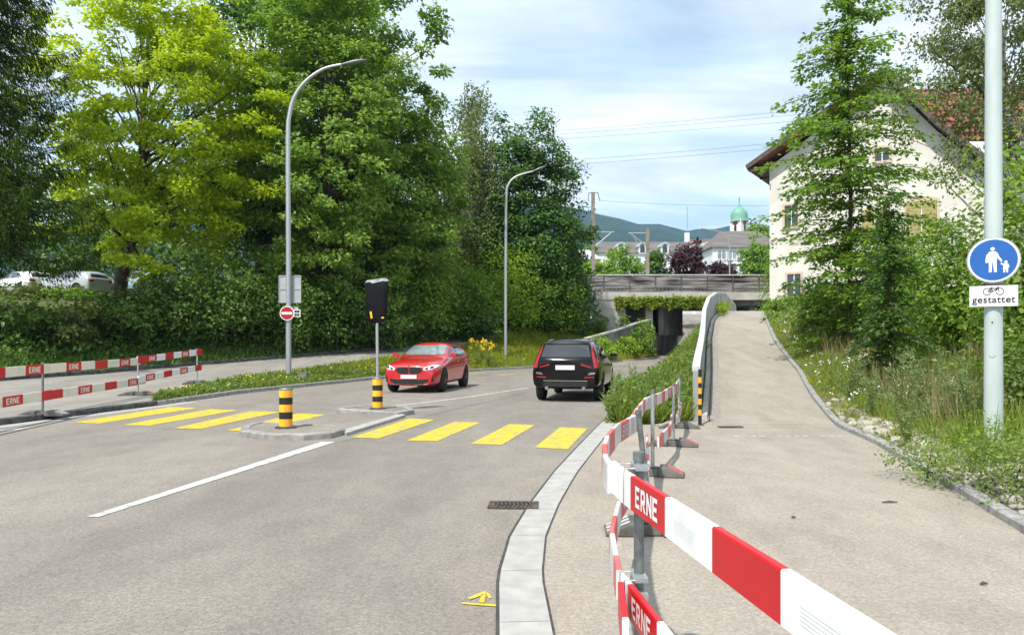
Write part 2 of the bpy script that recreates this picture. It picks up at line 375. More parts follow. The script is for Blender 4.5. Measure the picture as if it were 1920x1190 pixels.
me = bpy.data.meshes.new('ground'); me.from_pydata(V.tolist(), [], F.tolist()); me.materials.append(M['turf'])
tag(link('ground', me), 'rough green ground of verges and banks beside the road', 'ground', kind='structure')

def ribbon(name, fa, fb, y0, y1, m, lift, step=.6, n=4, parent=None, label=None, cat=None, kind=None, skirt=0):
    ys = np.arange(y0, y1 + step * .5, step); ys[-1] = y1
    a = fa(ys); b = fb(ys); v = []
    for k in range(n + 1):
        x = a + (b - a) * k / n
        x2 = np.clip(x, a + 1e-3, b - 1e-3)
        v.append(np.stack([x, ys, Hh(x2, ys) + lift], -1))
    v = np.stack(v); nn = len(ys); ii = np.arange((n + 1) * nn).reshape(n + 1, nn)
    f = np.stack([ii[:-1, :-1], ii[1:, :-1], ii[1:, 1:], ii[:-1, 1:]], -1).reshape(-1, 4)
    me = bpy.data.meshes.new(name); me.from_pydata(v.reshape(-1, 3).tolist(), [], f.tolist()); me.materials.append(m)
    for p in me.polygons: p.use_smooth = True
    if name == 'road':
        at_ = me.attributes.new('across', 'FLOAT', 'POINT'); at_.data.foreach_set('value', np.repeat(np.linspace(0, 1, n + 1), nn).astype(np.float32))
    o = link(name, me, parent); tag(o, label, cat, kind=kind); return o
road = ribbon('road', XL, GI, -30, 130, M['road'], .0, label='worn grey asphalt road curving down to the railway underpass', cat='road', kind='structure', n=24)
pave = ribbon('pavement', GO, PR, -30, 14.75, M['walk'], .0, label='tan asphalt pavement right of the pale gutter', cat='pavement', kind='structure', step=.4)
path = ribbon('path', PL, PR, 14.7, 62, M['walk'], .004, label='tan asphalt path climbing beside the curved parapet to the house', cat='path', kind='structure')
lpath = ribbon('footpath', PB, PF, -30, 62, M['walk2'], .004, label='grey footpath rising under the trees left of the road', cat='path', kind='structure')
lpave = ribbon('pavement', PF, lambda y: KB(y) + .0, -30, 19.3, M['walk'], .004, label='tan pavement end behind the left barrier', cat='pavement', kind='structure', n=1)
ribbon('gutter', GI, GO, -30, 17.6, M['gutter'], .006, step=.3, n=2, label='pale concrete gutter strip along the right road edge', cat='gutter', kind='structure')
ribbon('gutter_joint', lambda y: GI(y) - .022, lambda y: GI(y), -30, 17.6, M['joint'], .0075, step=.3, n=1, parent=road)
ribbon('gutter_joint', lambda y: GO(y), lambda y: GO(y) + .014, -30, 14.5, M['joint'], .0075, step=.3, n=1, parent=road)
ribbon('gutter', lambda y: XL(y) + .02, lambda y: XL(y) + .42, -30, 20.4, M['gutter'], .006, step=.5, n=2, label='pale concrete gutter strip along the left kerb', cat='gutter', kind='structure')
# cross joints of the gutter slabs
g = MB()
for y in np.arange(3.4, 17, .98):
    a, b = float(GI(y)) + .004, float(GO(y)) - .004
    z = .0075
    g.add([(a, y - .002, z), (b, y + .017, z), (b, y + .020, z), (a, y + .001, z)], [(0, 1, 2, 3)])
g.build('slab_joints', M['joint'], road)
def kerb(name, fx, y0, y1, w, h, m, label, side=-1, step=.9, zf=None):
    g = MB(); ys = np.arange(y0, y1, step)
    for a, b in zip(ys, ys + step - .012):
        x0, x1 = float(fx(a)), float(fx(b)); xx0, xx1 = x0 + side * w, x1 + side * w
        z0, z1 = (H1(x0, a), H1(x1, b)) if zf is None else (float(zf(a)), float(zf(b)))
        c = .018
        vs = []
        for (xa, xb, y, z) in ((x0, xx0, a, z0), (x1, xx1, b, z1)):
            s_ = side
            vs += [(xa, y, z - .12), (xa, y, z + h - c), (xa + s_ * c, y, z + h), (xb, y, z + h), (xb, y, z - .12)]
        fs = [(i, i + 1, i + 6, i + 5) for i in range(4)] + [(0, 1, 2, 3, 4), (9, 8, 7, 6, 5)]
        g.add(vs, fs)
    return tag(g.build(name, m), label, 'kerb', kind='structure')
kerb('kerb', lambda y: XL(y) + .005, 19.2, 61, .17, .125, M['kerb'], 'grey stone kerb along the green verge left of the road')
kerb('kerb', lambda y: XL(y) + .005, -28, 19.2, .17, .13, M['kerb_dark'], 'black sooty kerb in front of the left pavement')
kerb('kerb', PB, 15, 46, .14, .16, M['kerb_dark'], 'dark kerb between the footpath and the shady bank', zf=ZL)
kerb('kerb', lambda y: PR(y) - .01, -6, 44, .13, .085, M['kerb'], 'grey stone kerb between the tan path and the weedy bank', side=1, zf=ZP, step=1.0)

# ------------------------------------------------------------------ road markings (parts of the road)
def flat(name, polys, m, z=.006, parent=road, worn=True):
    g = MB()
    for p in polys: g.add([(x, y, H1(x, y) + z) for x, y in p], [tuple(range(len(p)))])
    return g.build(name, m, parent)
stripes = [((138, 792), (185, 794), (371, 765), (318, 763)), ((228, 797), (280, 798), (447, 769), (394, 767)),
           ((325, 803), (376, 804), (527, 772), (470, 771)), ((425, 807), (476, 809), (612, 777), (558, 775)),
           ((660, 820), (709, 822), (815, 787), (769, 784)), ((762, 826), (820, 827), (901, 792), (852, 791)),
           ((882, 832), (941, 834), (1003, 797), (955, 795)), ((1003, 839), (1065, 842), (1102, 803), (1050, 801))]
for s in stripes: flat('zebra_stripe', [[PG(*p) for p in s]], M['yellow'])
a = PG(163, 969); b = PG(600, 829); a2 = PG(186, 969); b2 = PG(630, 828)
flat('centre_line', [[a, a2, b2, b]], M['white'])
def poly_line(name, pts, w, m, z=.006):
    g = MB()
    for (x0, y0), (x1, y1) in zip(pts[:-1], pts[1:]):
        d = Vector((x1 - x0, y1 - y0)).normalized(); nx, ny = -d.y * w / 2, d.x * w / 2
        q = [(x0 - nx, y0 - ny), (x1 - nx, y1 - ny), (x1 + nx, y1 + ny), (x0 + nx, y0 + ny)]
        g.add([(x, y, H1(x, y) + z) for x, y in q], [(0, 1, 2, 3)])
    return g.build(name, m, road)
poly_line('centre_line', [PG(640, 772), PG(760, 759), PG(880, 744), PG(990, 727)], .11, M['white'])
poly_line('centre_line', [(4.2, 44), (6.0, 47.5), (8.3, 51)], .15, M['white'])
poly_line('lane_dash', [PG(882, 711), PG(912, 709)], .14, M['yellow'])
poly_line('lane_dash', [PG(938, 705), PG(972, 702)], .14, M['yellow'])
poly_line('lane_dash', [(8.0, 54.2), (9.4, 56.4)], .14, M['yellow'])
for k in range(3):
    t = k * 5.0; poly_line('lane_dash', [(22.0 + t * .2, 78 + t), (22.5 + t * .2, 80.4 + t)], .2, M['yellow'])
poly_line('edge_line', [PG(0, 808), PG(66, 801)], .14, M['white'])
flat('survey_arrow', [[PG(866, 1130), PG(933, 1134), PG(933, 1138), PG(866, 1133)],
                      [PG(898, 1130), PG(908, 1131), PG(911, 1116), PG(903, 1115)],
                      [PG(876, 1121), PG(881, 1125), PG(912, 1114), PG(911, 1108)],
                      [PG(914, 1110), PG(911, 1114.5), PG(917, 1123), PG(923, 1121)]], M['yellow'], .0065)
g = MB()
for k in range(13):                                  # faint dotted cross line on the pavement
    x = 3.86 + k * .15
    if k in (4, 9): continue
    g.add([(x, 12.95, .006), (x + .09, 12.95, .006), (x + .09, 13.02, .006), (x, 13.02, .006)], [(0, 1, 2, 3)])
g.build('dotted_line', M['white'], pave)
g = MB(); p0, p1 = PG(40, 776), PG(300, 755)
g.add([(-10.55, 15.2, .118), (-10.45, 15.2, .118), (-9.42, 19.6, .122), (-9.5, 19.6, .122)], [(0, 1, 2, 3)])
g.build('orange_survey_line', M['orange'], lpave)
g = MB()                                             # thin repair seams in the carriageway
for pts in ([PG(700, 806), PG(840, 770), PG(985, 737)], [PG(640, 828), PG(760, 800)], [(3.7, 14.2), (5.2, 14.35), (6.3, 14.2)]):
    for (x0, y0), (x1, y1) in zip(pts[:-1], pts[1:]):
        d = Vector((x1 - x0, y1 - y0)).normalized(); w = .006
        q = [(x0 + d.y * w, y0 - d.x * w), (x1 + d.y * w, y1 - d.x * w), (x1 - d.y * w, y1 + d.x * w), (x0 - d.y * w, y0 + d.x * w)]
        g.add([(x, y, H1(x, y) + .0055) for x, y in q], [(0, 1, 2, 3)])
g.build('repair_seam', M['joint'], road)

# traffic island: two kerbed heads with a level crossing gap
def PGl(l): return [PG(*p) for p in l]
isl = empty('traffic_island', (-3.6, 15, 0), 'low kerbed traffic island between the halves of the yellow zebra crossing', 'traffic island')
def off(p): return [(x + 3.6, y - 15) for x, y in p]
def head(outer, name):
    g = MB(); o = off(outer); c = (sum(p[0] for p in o) / len(o), sum(p[1] for p in o) / len(o))
    inn = []
    for x, y in o:
        d = Vector((c[0] - x, c[1] - y)); d = d.normalized() * min(.17, d.length * .4); inn.append((x + d.x, y + d.y))
    n = len(o); h = .11
    tp = []
    for x, y in o:
        d = Vector((c[0] - x, c[1] - y)).normalized() * .03; tp.append((x + d.x, y + d.y))
    vs = [(x, y, -.02) for x, y in o] + [(x, y, h - .02) for x, y in o] + [(x, y, h) for x, y in tp] + [(x, y, h) for x, y in inn] + [(x, y, h - .03) for x, y in inn]
    fs = [(k * n + i, k * n + (i + 1) % n, (k + 1) * n + (i + 1) % n, (k + 1) * n + i) for k in range(4) for i in range(n)]
    g.add(vs, fs); g.build('kerb_ring', M['island'], isl)
    g = MB(); g.add([(x, y, h - .012) for x, y in inn], [tuple(range(n))]); g.build(name, M['road'], isl)
head(PGl([(449, 818), (452, 810), (468, 804), (487, 801), (560, 803.5), (632, 808), (648, 814), (620, 822), (570, 825.5), (500, 825)]), 'island_infill')
head(PGl([(629, 774), (660, 770), (705, 767), (766, 770), (777, 776), (745, 782), (700, 779)]), 'island_infill')
g = MB(); q = off(PGl([(640, 812), (752, 779), (760, 782), (650, 817)])); g.prism(q, -.02, .06, 'xy'); g.build('kerb_stone', M['gutter'], isl, bevel=.01)
g = MB(); q = off(PGl([(490, 803), (632, 776), (742, 780), (641, 812), (560, 804)])); g.prism(q, -.02, .02, 'xy'); g.build('island_infill', M['road'], isl)

def beacon(loc, label):
    e = empty('traffic_bollard', loc, label, 'bollard', 'yellow and black island bollards')
    g = MB(); g.lathe([(.19, 0), (.19, .02), (.13, .035)], n=20); g.build('base_plate', M['rubber'], e)
    g = MB(); r = .118; hs = [0.03, .165, .29, .425, .55, .685]
    for i in range(5): g.lathe([(r, hs[i]), (r, hs[i + 1])], n=24, m=i % 2)
    g.build('striped_body', [M['amber'], M['black']], e)
    for i in (0, 2, 4):                              # orange reflective half
        g = MB()
        a0, a1 = -1.55, -.25; n = 8; z0, z1 = hs[i] + .004, hs[i + 1] - .004
        vs = [((r + .003) * math.cos(a0 + (a1 - a0) * k / n), (r + .003) * math.sin(a0 + (a1 - a0) * k / n), z) for z in (z0, z1) for k in range(n + 1)]
        g.add(vs, [(k, k + 1, n + 2 + k, n + 1 + k) for k in range(n)], smooth=True)
        g.build('reflector_panel', M['amber2'], e)
    g = MB(); g.lathe([(.122, .685), (.122, .70), (.105, .72), (.05, .725)], n=20); g.build('cap', M['steel_dark'], e)
    return e
x, y = PG(536, 812); beacon((x, y, .098), 'yellow and black bollard with orange panels standing free on the near island end')
x, y = PG(708, 774); BX, BY = x, y
beacon((x, y, .098), 'yellow and black bollard at the far island end below the black shrouded sign')
e = empty('shrouded_sign', (BX, BY, .82), 'traffic sign wrapped in black foil on a thin pole above the far bollard', 'sign')
g = MB(); g.tube([(0, 0, 0), (0, 0, 1.35)], .034, 10); g.build('pole', M['steel'], e)
k = BY / 1400
g = MB(); rng = random.Random(3); n = 14; rings = []
for i, (z, hw, hd) in enumerate([(1.25, .07, .04), (1.28, .17, .06), (1.38, .225, .08), (1.62, .25, .085), (1.9, .265, .085), (2.1, .275, .08), (2.2, .27, .075)]):
    rings.append([(hw * math.copysign(abs(math.cos(a)) ** .55, math.cos(a)) + rng.uniform(-.012, .012), hd * math.copysign(abs(math.sin(a)) ** .7, math.sin(a)) + rng.uniform(-.025, .025), z + .02 * math.cos(a) + rng.uniform(-.012, .012)) for a in [2 * math.pi * j / n for j in range(n)]])
vs = [p for r in rings for p in r]
g.add(vs, [(i * n + j, i * n + (j + 1) % n, (i + 1) * n + (j + 1) % n, (i + 1) * n + j) for i in range(len(rings) - 1) for j in range(n)], smooth=True)
g.add(rings[0], [tuple(range(n))[::-1]]); g.add(rings[-1], [tuple(range(n))])
o = g.build('foil_shroud', M['blackfilm'], e); e.rotation_euler = (0, R(-.6), R(6))
g = MB()
for s, hw in ((0, .28), (1, .25)):
    rr = [(hw * math.cos(a), .085 * math.sin(a), 2.19 + s * .06 + .035 * math.cos(a) + rng.uniform(-.012, .02)) for a in [2 * math.pi * j / 12 for j in range(12)]]
    if s == 0: r_a = rr
    else:
        g.add(r_a + rr, [(j, (j + 1) % 12, 12 + (j + 1) % 12, 12 + j) for j in range(12)] + [tuple(range(12, 24))])
g.build('foil_top', M['bag_white'], e)
g = MB(); g.bar((-.135, -.098, 1.52), (-.115, -.088, 1.36), .045, .003); g.build('tape', M['amber'], e)
g = MB(); g.box((.135, -.09, 1.375), (.06, .004, .03)); g.build('tape', M['amber'], e)

# drain grates
def grate(cx, cy, w, d, label, rz=0, bars=9, z=.0):
    e = empty('drain_grate', (cx, cy, z), label, 'drain', rz=rz)
    g = MB(); g.box((0, 0, .003), (w - .03, d - .03, .01)); g.build('drain_pit', M['hole'], e)
    g = MB(); t = .035
    g.box((0, d / 2 - t / 2, .007), (w, t, .014)); g.box((0, -d / 2 + t / 2, .007), (w, t, .014))
    e0 = w * .13
    g.box((-w / 2 + e0 / 2, 0, .0065), (e0, d - 2 * t, .013)); g.box((w / 2 - e0 / 2, 0, .0065), (e0, d - 2 * t, .013))
    s = (w - 2 * e0) / bars
    for i in range(bars):
        x = -w / 2 + e0 + s * (i + .5); yy = d / 2 - t
        g.bar((x - .012, -yy, .0065), (x + .014, 0, .0065), s * .45, .012); g.bar((x + .014, 0, .0065), (x - .012, yy, .0065), s * .45, .011)
    g.build('grate_frame', M['iron'], e); return e
grate(.015, 7.5, .50, .30, 'rusty iron drain grate across the edge of the right gutter', rz=R(-3), z=.006)
grate(4.2, 14.35, .46, .18, 'small iron drain grate at the foot of the rising path', rz=R(2), bars=7, z=.006)
# ------------------------------------------------------------------ barriers
LET = {'E': [[(0, 0), (.24, 0), (.24, 1), (0, 1)], [(.24, .8), (.78, .8), (.84, 1), (.24, 1)], [(.24, .4), (.68, .4), (.74, .6), (.24, .6)], [(.24, 0), (.84, 0), (.78, .2), (.24, .2)]],
       'R': [[(0, 0), (.24, 0), (.24, 1), (0, 1)], [(.24, .8), (.8, .8), (.7, 1), (.24, 1)], [(.56, .55), (.82, .55), (.8, .8), (.56, .8)], [(.24, .36), (.7, .36), (.82, .55), (.24, .55)], [(.34, .36), (.6, .36), (.9, 0), (.6, 0)]],
       'N': [[(0, 0), (.23, 0), (.23, 1), (0, 1)], [(.68, 0), (.91, 0), (.91, 1), (.68, 1)], [(.23, .6), (.68, 0), (.68, .4), (.23, 1)]]}
def board(label, path, ztop, h, thick, seg, start, pattern, mats, group, letters=True, flip=False, lab_h=.62, hero=False):
    """path: list of (x,y); ztop: list; stripes of length seg begin at -start; pattern: string of w/r/e, e = red with letters"""
    pts = [Vector((x, y, z)) for (x, y), z in zip(path, ztop)]
    cum = [0]
    for a, b in zip(pts[:-1], pts[1:]): cum.append(cum[-1] + (b - a).length)
    L = cum[-1]
    def at(s):
        s = min(max(s, 0), L)
        for i in range(len(pts) - 1):
            if s <= cum[i + 1] + 1e-9:
                t = (s - cum[i]) / (cum[i + 1] - cum[i]); d = (pts[i + 1] - pts[i])
                return pts[i].lerp(pts[i + 1], t), Vector((d.x, d.y, 0)).normalized()
    def nrm(s):
        d = (at(s - .15)[1] + at(s + .15)[1]).normalized()
        return Vector((d.y, -d.x, 0))
    cuts = set([0, L]) | set(cum[1:-1])
    k = 0; bounds = []
    s = -start
    while s < L:
        bounds.append((s, s + seg, pattern[k % len(pattern)])); s += seg; k += 1
    for b0, b1, _ in bounds:
        if 0 < b0 < L: cuts.add(b0)
    for i in range(1, int(L / .25)): cuts.add(i * .25)
    cuts = sorted(cuts)
    cuts = [c for i, c in enumerate(cuts) if i == 0 or c - cuts[i - 1] > 1e-3]
    base = pts[0].copy(); base.z = pts[0].z - h
    e = empty('barrier_board', base, label, 'barrier board', group)
    g = MB(); c = .006
    def ring(s):
        p, _ = at(s); n = nrm(s) * thick / 2; p = p - base
        return [p + n - Vector((0, 0, h)), p + n - Vector((0, 0, c)), p + n * .75, p - n * .75, p - n - Vector((0, 0, c)), p - n - Vector((0, 0, h))]
    for a, b in zip(cuts[:-1], cuts[1:]):
        kind = next((t for b0, b1, t in bounds if b0 - 1e-6 <= (a + b) / 2 <= b1), 'w')
        r0, r1 = ring(a), ring(b)
        g.add(r0 + r1, [(i, (i + 1) % 6, 6 + (i + 1) % 6, 6 + i) for i in range(6)], 0 if kind == 'w' else 1)
    for s_, od in ((cuts[0], 1), (cuts[-1], 0)):
        r_ = ring(s_); g.add(r_, [tuple(range(6)) if od else tuple(range(6))[::-1]], 0)
    g.build('plank', mats[:2], e)
    if letters:
        for b0, b1, t in bounds:
            if t != 'e' or b0 < -.01 or b1 > L + .01: continue
            for side in (1, -1):
                g = MB(); wl = seg * .68; x0 = b0 + seg * .17; adv = wl / 4; cw = adv * .96
                for i, ch in enumerate('ERNE'):
                    for poly in LET[ch]:
                        vs = []
                        for u, v in poly:
                            uu_ = i * adv + u * cw
                            s = x0 + (uu_ if side == 1 else wl - uu_)
                            p, _ = at(s); q = p - base + nrm(s) * side * (thick / 2 + .0022) - Vector((0, 0, h * .5 + h * lab_h * (.5 - v)))
                            vs.append(q)
                        g.add(vs, [tuple(range(len(vs)))])
                g.build('lettering', mats[0], e, recalc=False)
    if hero:
        for b0, b1, t in bounds:                     # faint worn maker's stencil lines on the white fields
            if t != 'w' or b0 < 0: continue
            g = MB()
            for kk in range(5):
                s0, s1 = b0 + seg * .22, b0 + seg * (.70 - .03 * kk); zc = h * (.42 + .075 * kk)
                vs = []
                for s, dz in ((s0, 0), (s1, 0), (s1, .004), (s0, .004)):
                    p, _ = at(s); vs.append(p - base + nrm(s) * (thick / 2 + .0012) - Vector((0, 0, zc - dz)))
                g.add(vs, [(0, 1, 2, 3)])
            g.build('faint_stencil', M['stencil'], e, recalc=False)
    return e
M['stencil'] = mat('faint_stencil', (.68, .72, .73), (.76, .78, .78), 9, .5)

def barrier_post(x, y, ztop, label, group, foot_rz, lean=(0, 0), rad=.024, film='pinkfilm', foot=True, dark=False, fw=.78):
    z0 = H1(x, y)
    e = empty('barrier_post', (x, y, z0), label, 'barrier post', group)
    g = MB(); t = ztop - z0
    g.tube([(0, 0, .05), (lean[0], lean[1], t)], rad, 12); g.build('post', M['steel_dark'] if dark else M['steel'], e)
    g = MB(); g.tube([(lean[0] * .97, lean[1] * .97, t - .03), (lean[0], lean[1], t + .012)], rad + .004, 12); g.build('post_cap', M['steel_dark'], e)
    if foot:
        g = MB(); a, hh, d = fw / 2, .115, .17
        for s in (-1, 1):                            # two ramped halves with a socket between
            poly = [(s * .085, .004), (s * a, .004), (s * (a - .012), .03), (s * (a * .46), hh), (s * .085, hh)]
            g.prism(poly, -d, d, 'xz')
        g.box((0, 0, .045), (.168, .26, .08)); g.box((0, 0, .095), (.15, .10, .02))
        f = g.build('rubber_foot', M['rubber_grey'], e, bevel=.012); f.rotation_euler.z = foot_rz
        for s in (-1, 1):
            p0 = Vector((s * (a - .02), 0, .034)); p1 = Vector((s * (a * .47), 0, hh)); nn = Vector((s * (hh - .034), 0, a * .53)).normalized() * .004
            for yy in (-.095, .005, .105):
                w = .034; g = MB()
                g.add([p0 + Vector((0, yy - w, 0)) + nn, p0 + Vector((0, yy + w, 0)) + nn, p1 + Vector((0, yy + w, 0)) + nn, p1 + Vector((0, yy - w, 0)) + nn], [(0, 1, 2, 3)])
                f2 = g.build('reflector_strip', M[film], e, recalc=False); f2.rotation_euler.z = foot_rz
    return e
def bracket(e, z, side, w, h, z_r=.024):
    """wire loop that holds a board on the post"""
    g = MB(); y0 = 0; sx = side * (w + .045)
    g.tube([(0, -.075, z), (sx, -.075, z), (sx, -.075, z - h - .02), (0, -.075, z - h - .02)], .0055, 6)
    g.tube([(0, .06, z), (sx, .06, z), (sx, .06, z - h - .02), (0, .06, z - h - .02)], .0055, 6)
    g.box((0, -.008, z - h * .5), (.062, .15, .03)); g.box((0, -.008, z + .0), (.058, .15, .022))
    g.build('bracket', M['steel'], e)

RB = 'red and white boards along the right pavement barrier'
NB = [M['white_pl'], M['red']]; FB = [M['grey_pl'], M['red_fade']]; LB = [M['cream_pl'], M['red']]
GP = 'posts of the right barrier'; GL = 'posts of the left barrier'
p1 = barrier_post(.598, 3.52, 1.12, 'dull steel barrier post nearest the viewer carrying the large clean red and white board', GP, R(8), dark=True)
bracket(p1, 1.065, -1, .035, .155); bracket(p1, .55, -1, .035, .155)
p2 = barrier_post(1.2, 6.45, 1.05, 'leaning steel barrier post on a dusty rubber foot, second from the viewer', GP, R(-4), (-.11, .0), dark=True, film='palefilm', fw=.80)
p3 = barrier_post(1.74, 9.24, 1.04, 'upright barrier post whose foot has a pair of pink strips facing the pavement', GP, R(-14))
p4 = barrier_post(2.56, 11.85, .98, 'barrier post before the weeds with pink striped foot, second from far end', GP, R(-14))
p5 = barrier_post(3.2, 14.3, .98, 'farthest right hand barrier post beside the thin black and yellow post', GP, R(-8), film='palefilm')
board('clean red and white board with bold lettering running from the near post to the viewer', [(.50, 3.70), (.529, 3.46), (.729, 2.0), (.92, .62)], [1.06, 1.05, 1.045, 1.03], .15, .03, .455, .095, 'wewrwewr', NB, RB, hero=True)
board('lower near red and white board sloping out of the bottom of the picture', [(.53, 3.62), (.565, 3.3), (.70, 2.0), (.8, 1.0)], [.53, .53, .52, .51], .15, .03, .455, .285, 'wewrwewr', NB, RB, hero=True)
board('bowed upper board with faded red fields between the first and second posts', [(.485, 3.68), (.495, 3.95), (.545, 4.4), (.64, 5.0), (.80, 5.7), (.99, 6.35), (1.12, 6.75)], [1.05, 1.045, 1.04, 1.03, 1.02, 1.0, .99], .15, .03, .455, .1, 'wrwrwewr', FB, RB)
board('red end of a board seen edge on below the first post', [(.502, 3.44), (.468, 3.08)], [.545, .515], .155, .028, .5, 0, 'r', NB, RB, letters=False)
board('lower faded board bowed between the first and second posts', [(.53, 3.7), (.60, 4.5), (.78, 5.4), (1.10, 6.5)], [.52, .52, .52, .52], .15, .03, .455, .2, 'rwrwrwrw', FB, RB, letters=False)
board('upper faded board between the second and third posts', [(1.03, 6.5), (1.33, 7.9), (1.66, 9.3)], [.985, .96, .95], .15, .03, .455, .1, 'wrwewrwe', FB, RB)
board('lower faded board between the second and third posts seen edge on', [(1.20, 6.6), (1.42, 7.8), (1.68, 9.3)], [.5, .5, .5], .15, .03, .455, .3, 'rwrwrw', FB, RB, letters=False)
board('upper faded board between the third and fourth posts', [(1.66, 9.25), (2.1, 10.5), (2.53, 11.9)], [.955, .94, .93], .15, .03, .455, .1, 'wewrwe', FB, RB)
board('lower faded board between the third and fourth posts', [(1.80, 9.2), (2.2, 10.4), (2.55, 11.9)], [.48, .49, .5], .15, .03, .455, 0, 'rwrwrw', FB, RB, letters=False)
board('upper faded board reaching the farthest right hand post', [(2.50, 11.8), (2.86, 13.0), (3.19, 14.4)], [.935, .92, .90], .15, .03, .455, .1, 'rwrwew', FB, RB)
board('lower faded board reaching the farthest right hand post', [(2.60, 11.8), (2.92, 13.0), (3.24, 14.3)], [.5, .5, .5], .15, .03, .455, .2, 'rwrwrw', FB, RB, letters=False)
LBG = 'red and white boards of the left barrier'
l1 = barrier_post(-9.93, 15.8, 1.20, 'left barrier post on a black foot at the edge of the zebra crossing', GL, R(12), film='palefilm', fw=1.0, dark=True)
l2 = barrier_post(-10.62, 21.2, 1.24, 'left barrier post with a pink striped foot at the tip of the green verge', GL, R(12), fw=1.0)
l3 = barrier_post(-10.5, 24.9, 1.42, 'last left barrier post with its foot half hidden in the verge grass', GL, R(12), film='palefilm', fw=.9)
dx = .055
board('upper left board entering from the picture edge with cream fields', [(-9.45 + dx, 12.2), (-9.93 + dx, 15.95)], [1.14, 1.175], .195, .03, .74, .2, 'ewrwewrw', LB, LBG)
board('lower left board entering from the picture edge with large lettering', [(-9.45 + dx, 12.2), (-9.93 + dx, 16.0)], [.58, .615], .195, .03, .74, .31, 'wrwewrwer', LB, LBG)
board('upper cream and red board between the first two left posts', [(-9.90 + dx, 15.55), (-10.62 + dx, 21.5)], [1.17, 1.19], .195, .032, .74, .32, 'wwewrwewrw', LB, LBG)
board('lower cream and red board between the first two left posts', [(-9.88 + dx, 15.45), (-10.62 + dx, 21.5)], [.60, .63], .195, .032, .74, .39, 'rrwewrwew', LB, LBG)
board('upper red and white board rising to the last left post', [(-10.55 + dx, 20.9), (-10.5 + dx, 25.15)], [1.22, 1.40], .19, .03, .54, .52, 'rrewrwewr', [M['white_pl'], M['red']], LBG)
board('lower red and white board rising to the last left post', [(-10.55 + dx, 20.95), (-10.5 + dx, 25.1)], [.68, .88], .19, .03, .54, .13, 'wewrwewr', [M['white_pl'], M['red']], LBG)

# thin black and amber post at the parapet end
x, y = 3.68, 14.62
e = empty('striped_post', (x, y, H1(x, y)), 'thin black and amber banded post at the near end of the parapet', 'post')
g = MB(); g.lathe([(.085, 0), (.085, .015)], n=14); g.build('base_plate', M['steel_dark'], e)
g = MB(); g.tube([(0, 0, .01), (0, 0, 1.10)], .034, 14); g.build('post', M['black'], e)
for k in range(4):
    g = MB(); g.lathe([(.037, .20 + k * .21), (.037, .315 + k * .21)], n=16); g.build('amber_band', M['amber2'], e)

# ------------------------------------------------------------------ lamp posts and signs
def lamp_post(name, label, base, pts, r0, r1, head_dir, head_len, group, m='steel'):
    e = empty(name, base, label, 'lamp post', group)
    b = Vector(base); L = [Vector(p) - b for p in pts]
    # smooth the path
    Q = []
    for i in range(len(L) - 1):
        p0 = L[max(i - 1, 0)]; p1 = L[i]; p2 = L[i + 1]; p3 = L[min(i + 2, len(L) - 1)]
        for k in range(5):
            t = k / 5; Q.append(.5 * ((2 * p1) + (p2 - p0) * t + (2 * p0 - 5 * p1 + 4 * p2 - p3) * t * t + (3 * p1 - p0 - 3 * p2 + p3) * t ** 3))
    Q.append(L[-1]); n = len(Q)
    g = MB(); g.tube(Q, [r0 + (r1 - r0) * i / (n - 1) for i in range(n)], 12); g.build('pole', M[m], e)
    d = Vector(head_dir).normalized(); p = L[-1]
    g = MB(); s = d.cross(Vector((0, 0, 1))).normalized(); u = s.cross(d)
    rings = []
    for t, w, h in ((-.05, .05, .05), (.15, .09, .07), (.45, .16, .09), (.8, .15, .07), (1, .06, .04)):
        c = p + d * head_len * t
        rings.append([c + s * w * a + u * h * bb for a, bb in ((-1, -.4), (-.8, .5), (0, .8), (.8, .5), (1, -.4), (0, -.55))])
    vs = [q for r_ in rings for q in r_]
    g.add(vs, [(i * 6 + j, i * 6 + (j + 1) % 6, (i + 1) * 6 + (j + 1) % 6, (i + 1) * 6 + j) for i in range(4) for j in range(6)], smooth=True)
    g.add(rings[0], [tuple(range(6))[::-1]]); g.add(rings[-1], [tuple(range(6))]); g.build('lamp_head', M['steel_dark'], e)
    return e
Y1 = 28.6
def zfix(p, x, y): q = Vector(p); return (q.x, q.y, H1(q.x, q.y))
b1 = P(541, 703, Y1)
lamp_post('street_lamp', 'tall curved street lamp with a no entry sign on the verge left of the road', zfix(b1, 0, 0), [zfix(b1, 0, 0)] + [P(a, b, Y1) for a, b in ((541, 500), (540, 265), (543, 215), (553, 180), (576, 150), (608, 129), (642, 121))], .105, .045, (1, 0, .17), .95, 'curved street lamps on the verge')
Y2 = 44.5; b2 = P(948, 678, Y2)
lamp_post('street_lamp', 'curved street lamp on the grassy bank behind the black car', zfix(b2, 0, 0), [zfix(b2, 0, 0)] + [P(a, b, Y2) for a, b in ((948, 520), (949, 375), (953, 347), (968, 331), (1000, 321))], .10, .045, (1, 0, .4), .8, 'curved street lamps on the verge')
def disc(n=32, r=.3): return [(r * math.cos(2 * math.pi * k / n), r * math.sin(2 * math.pi * k / n)) for k in range(n)]
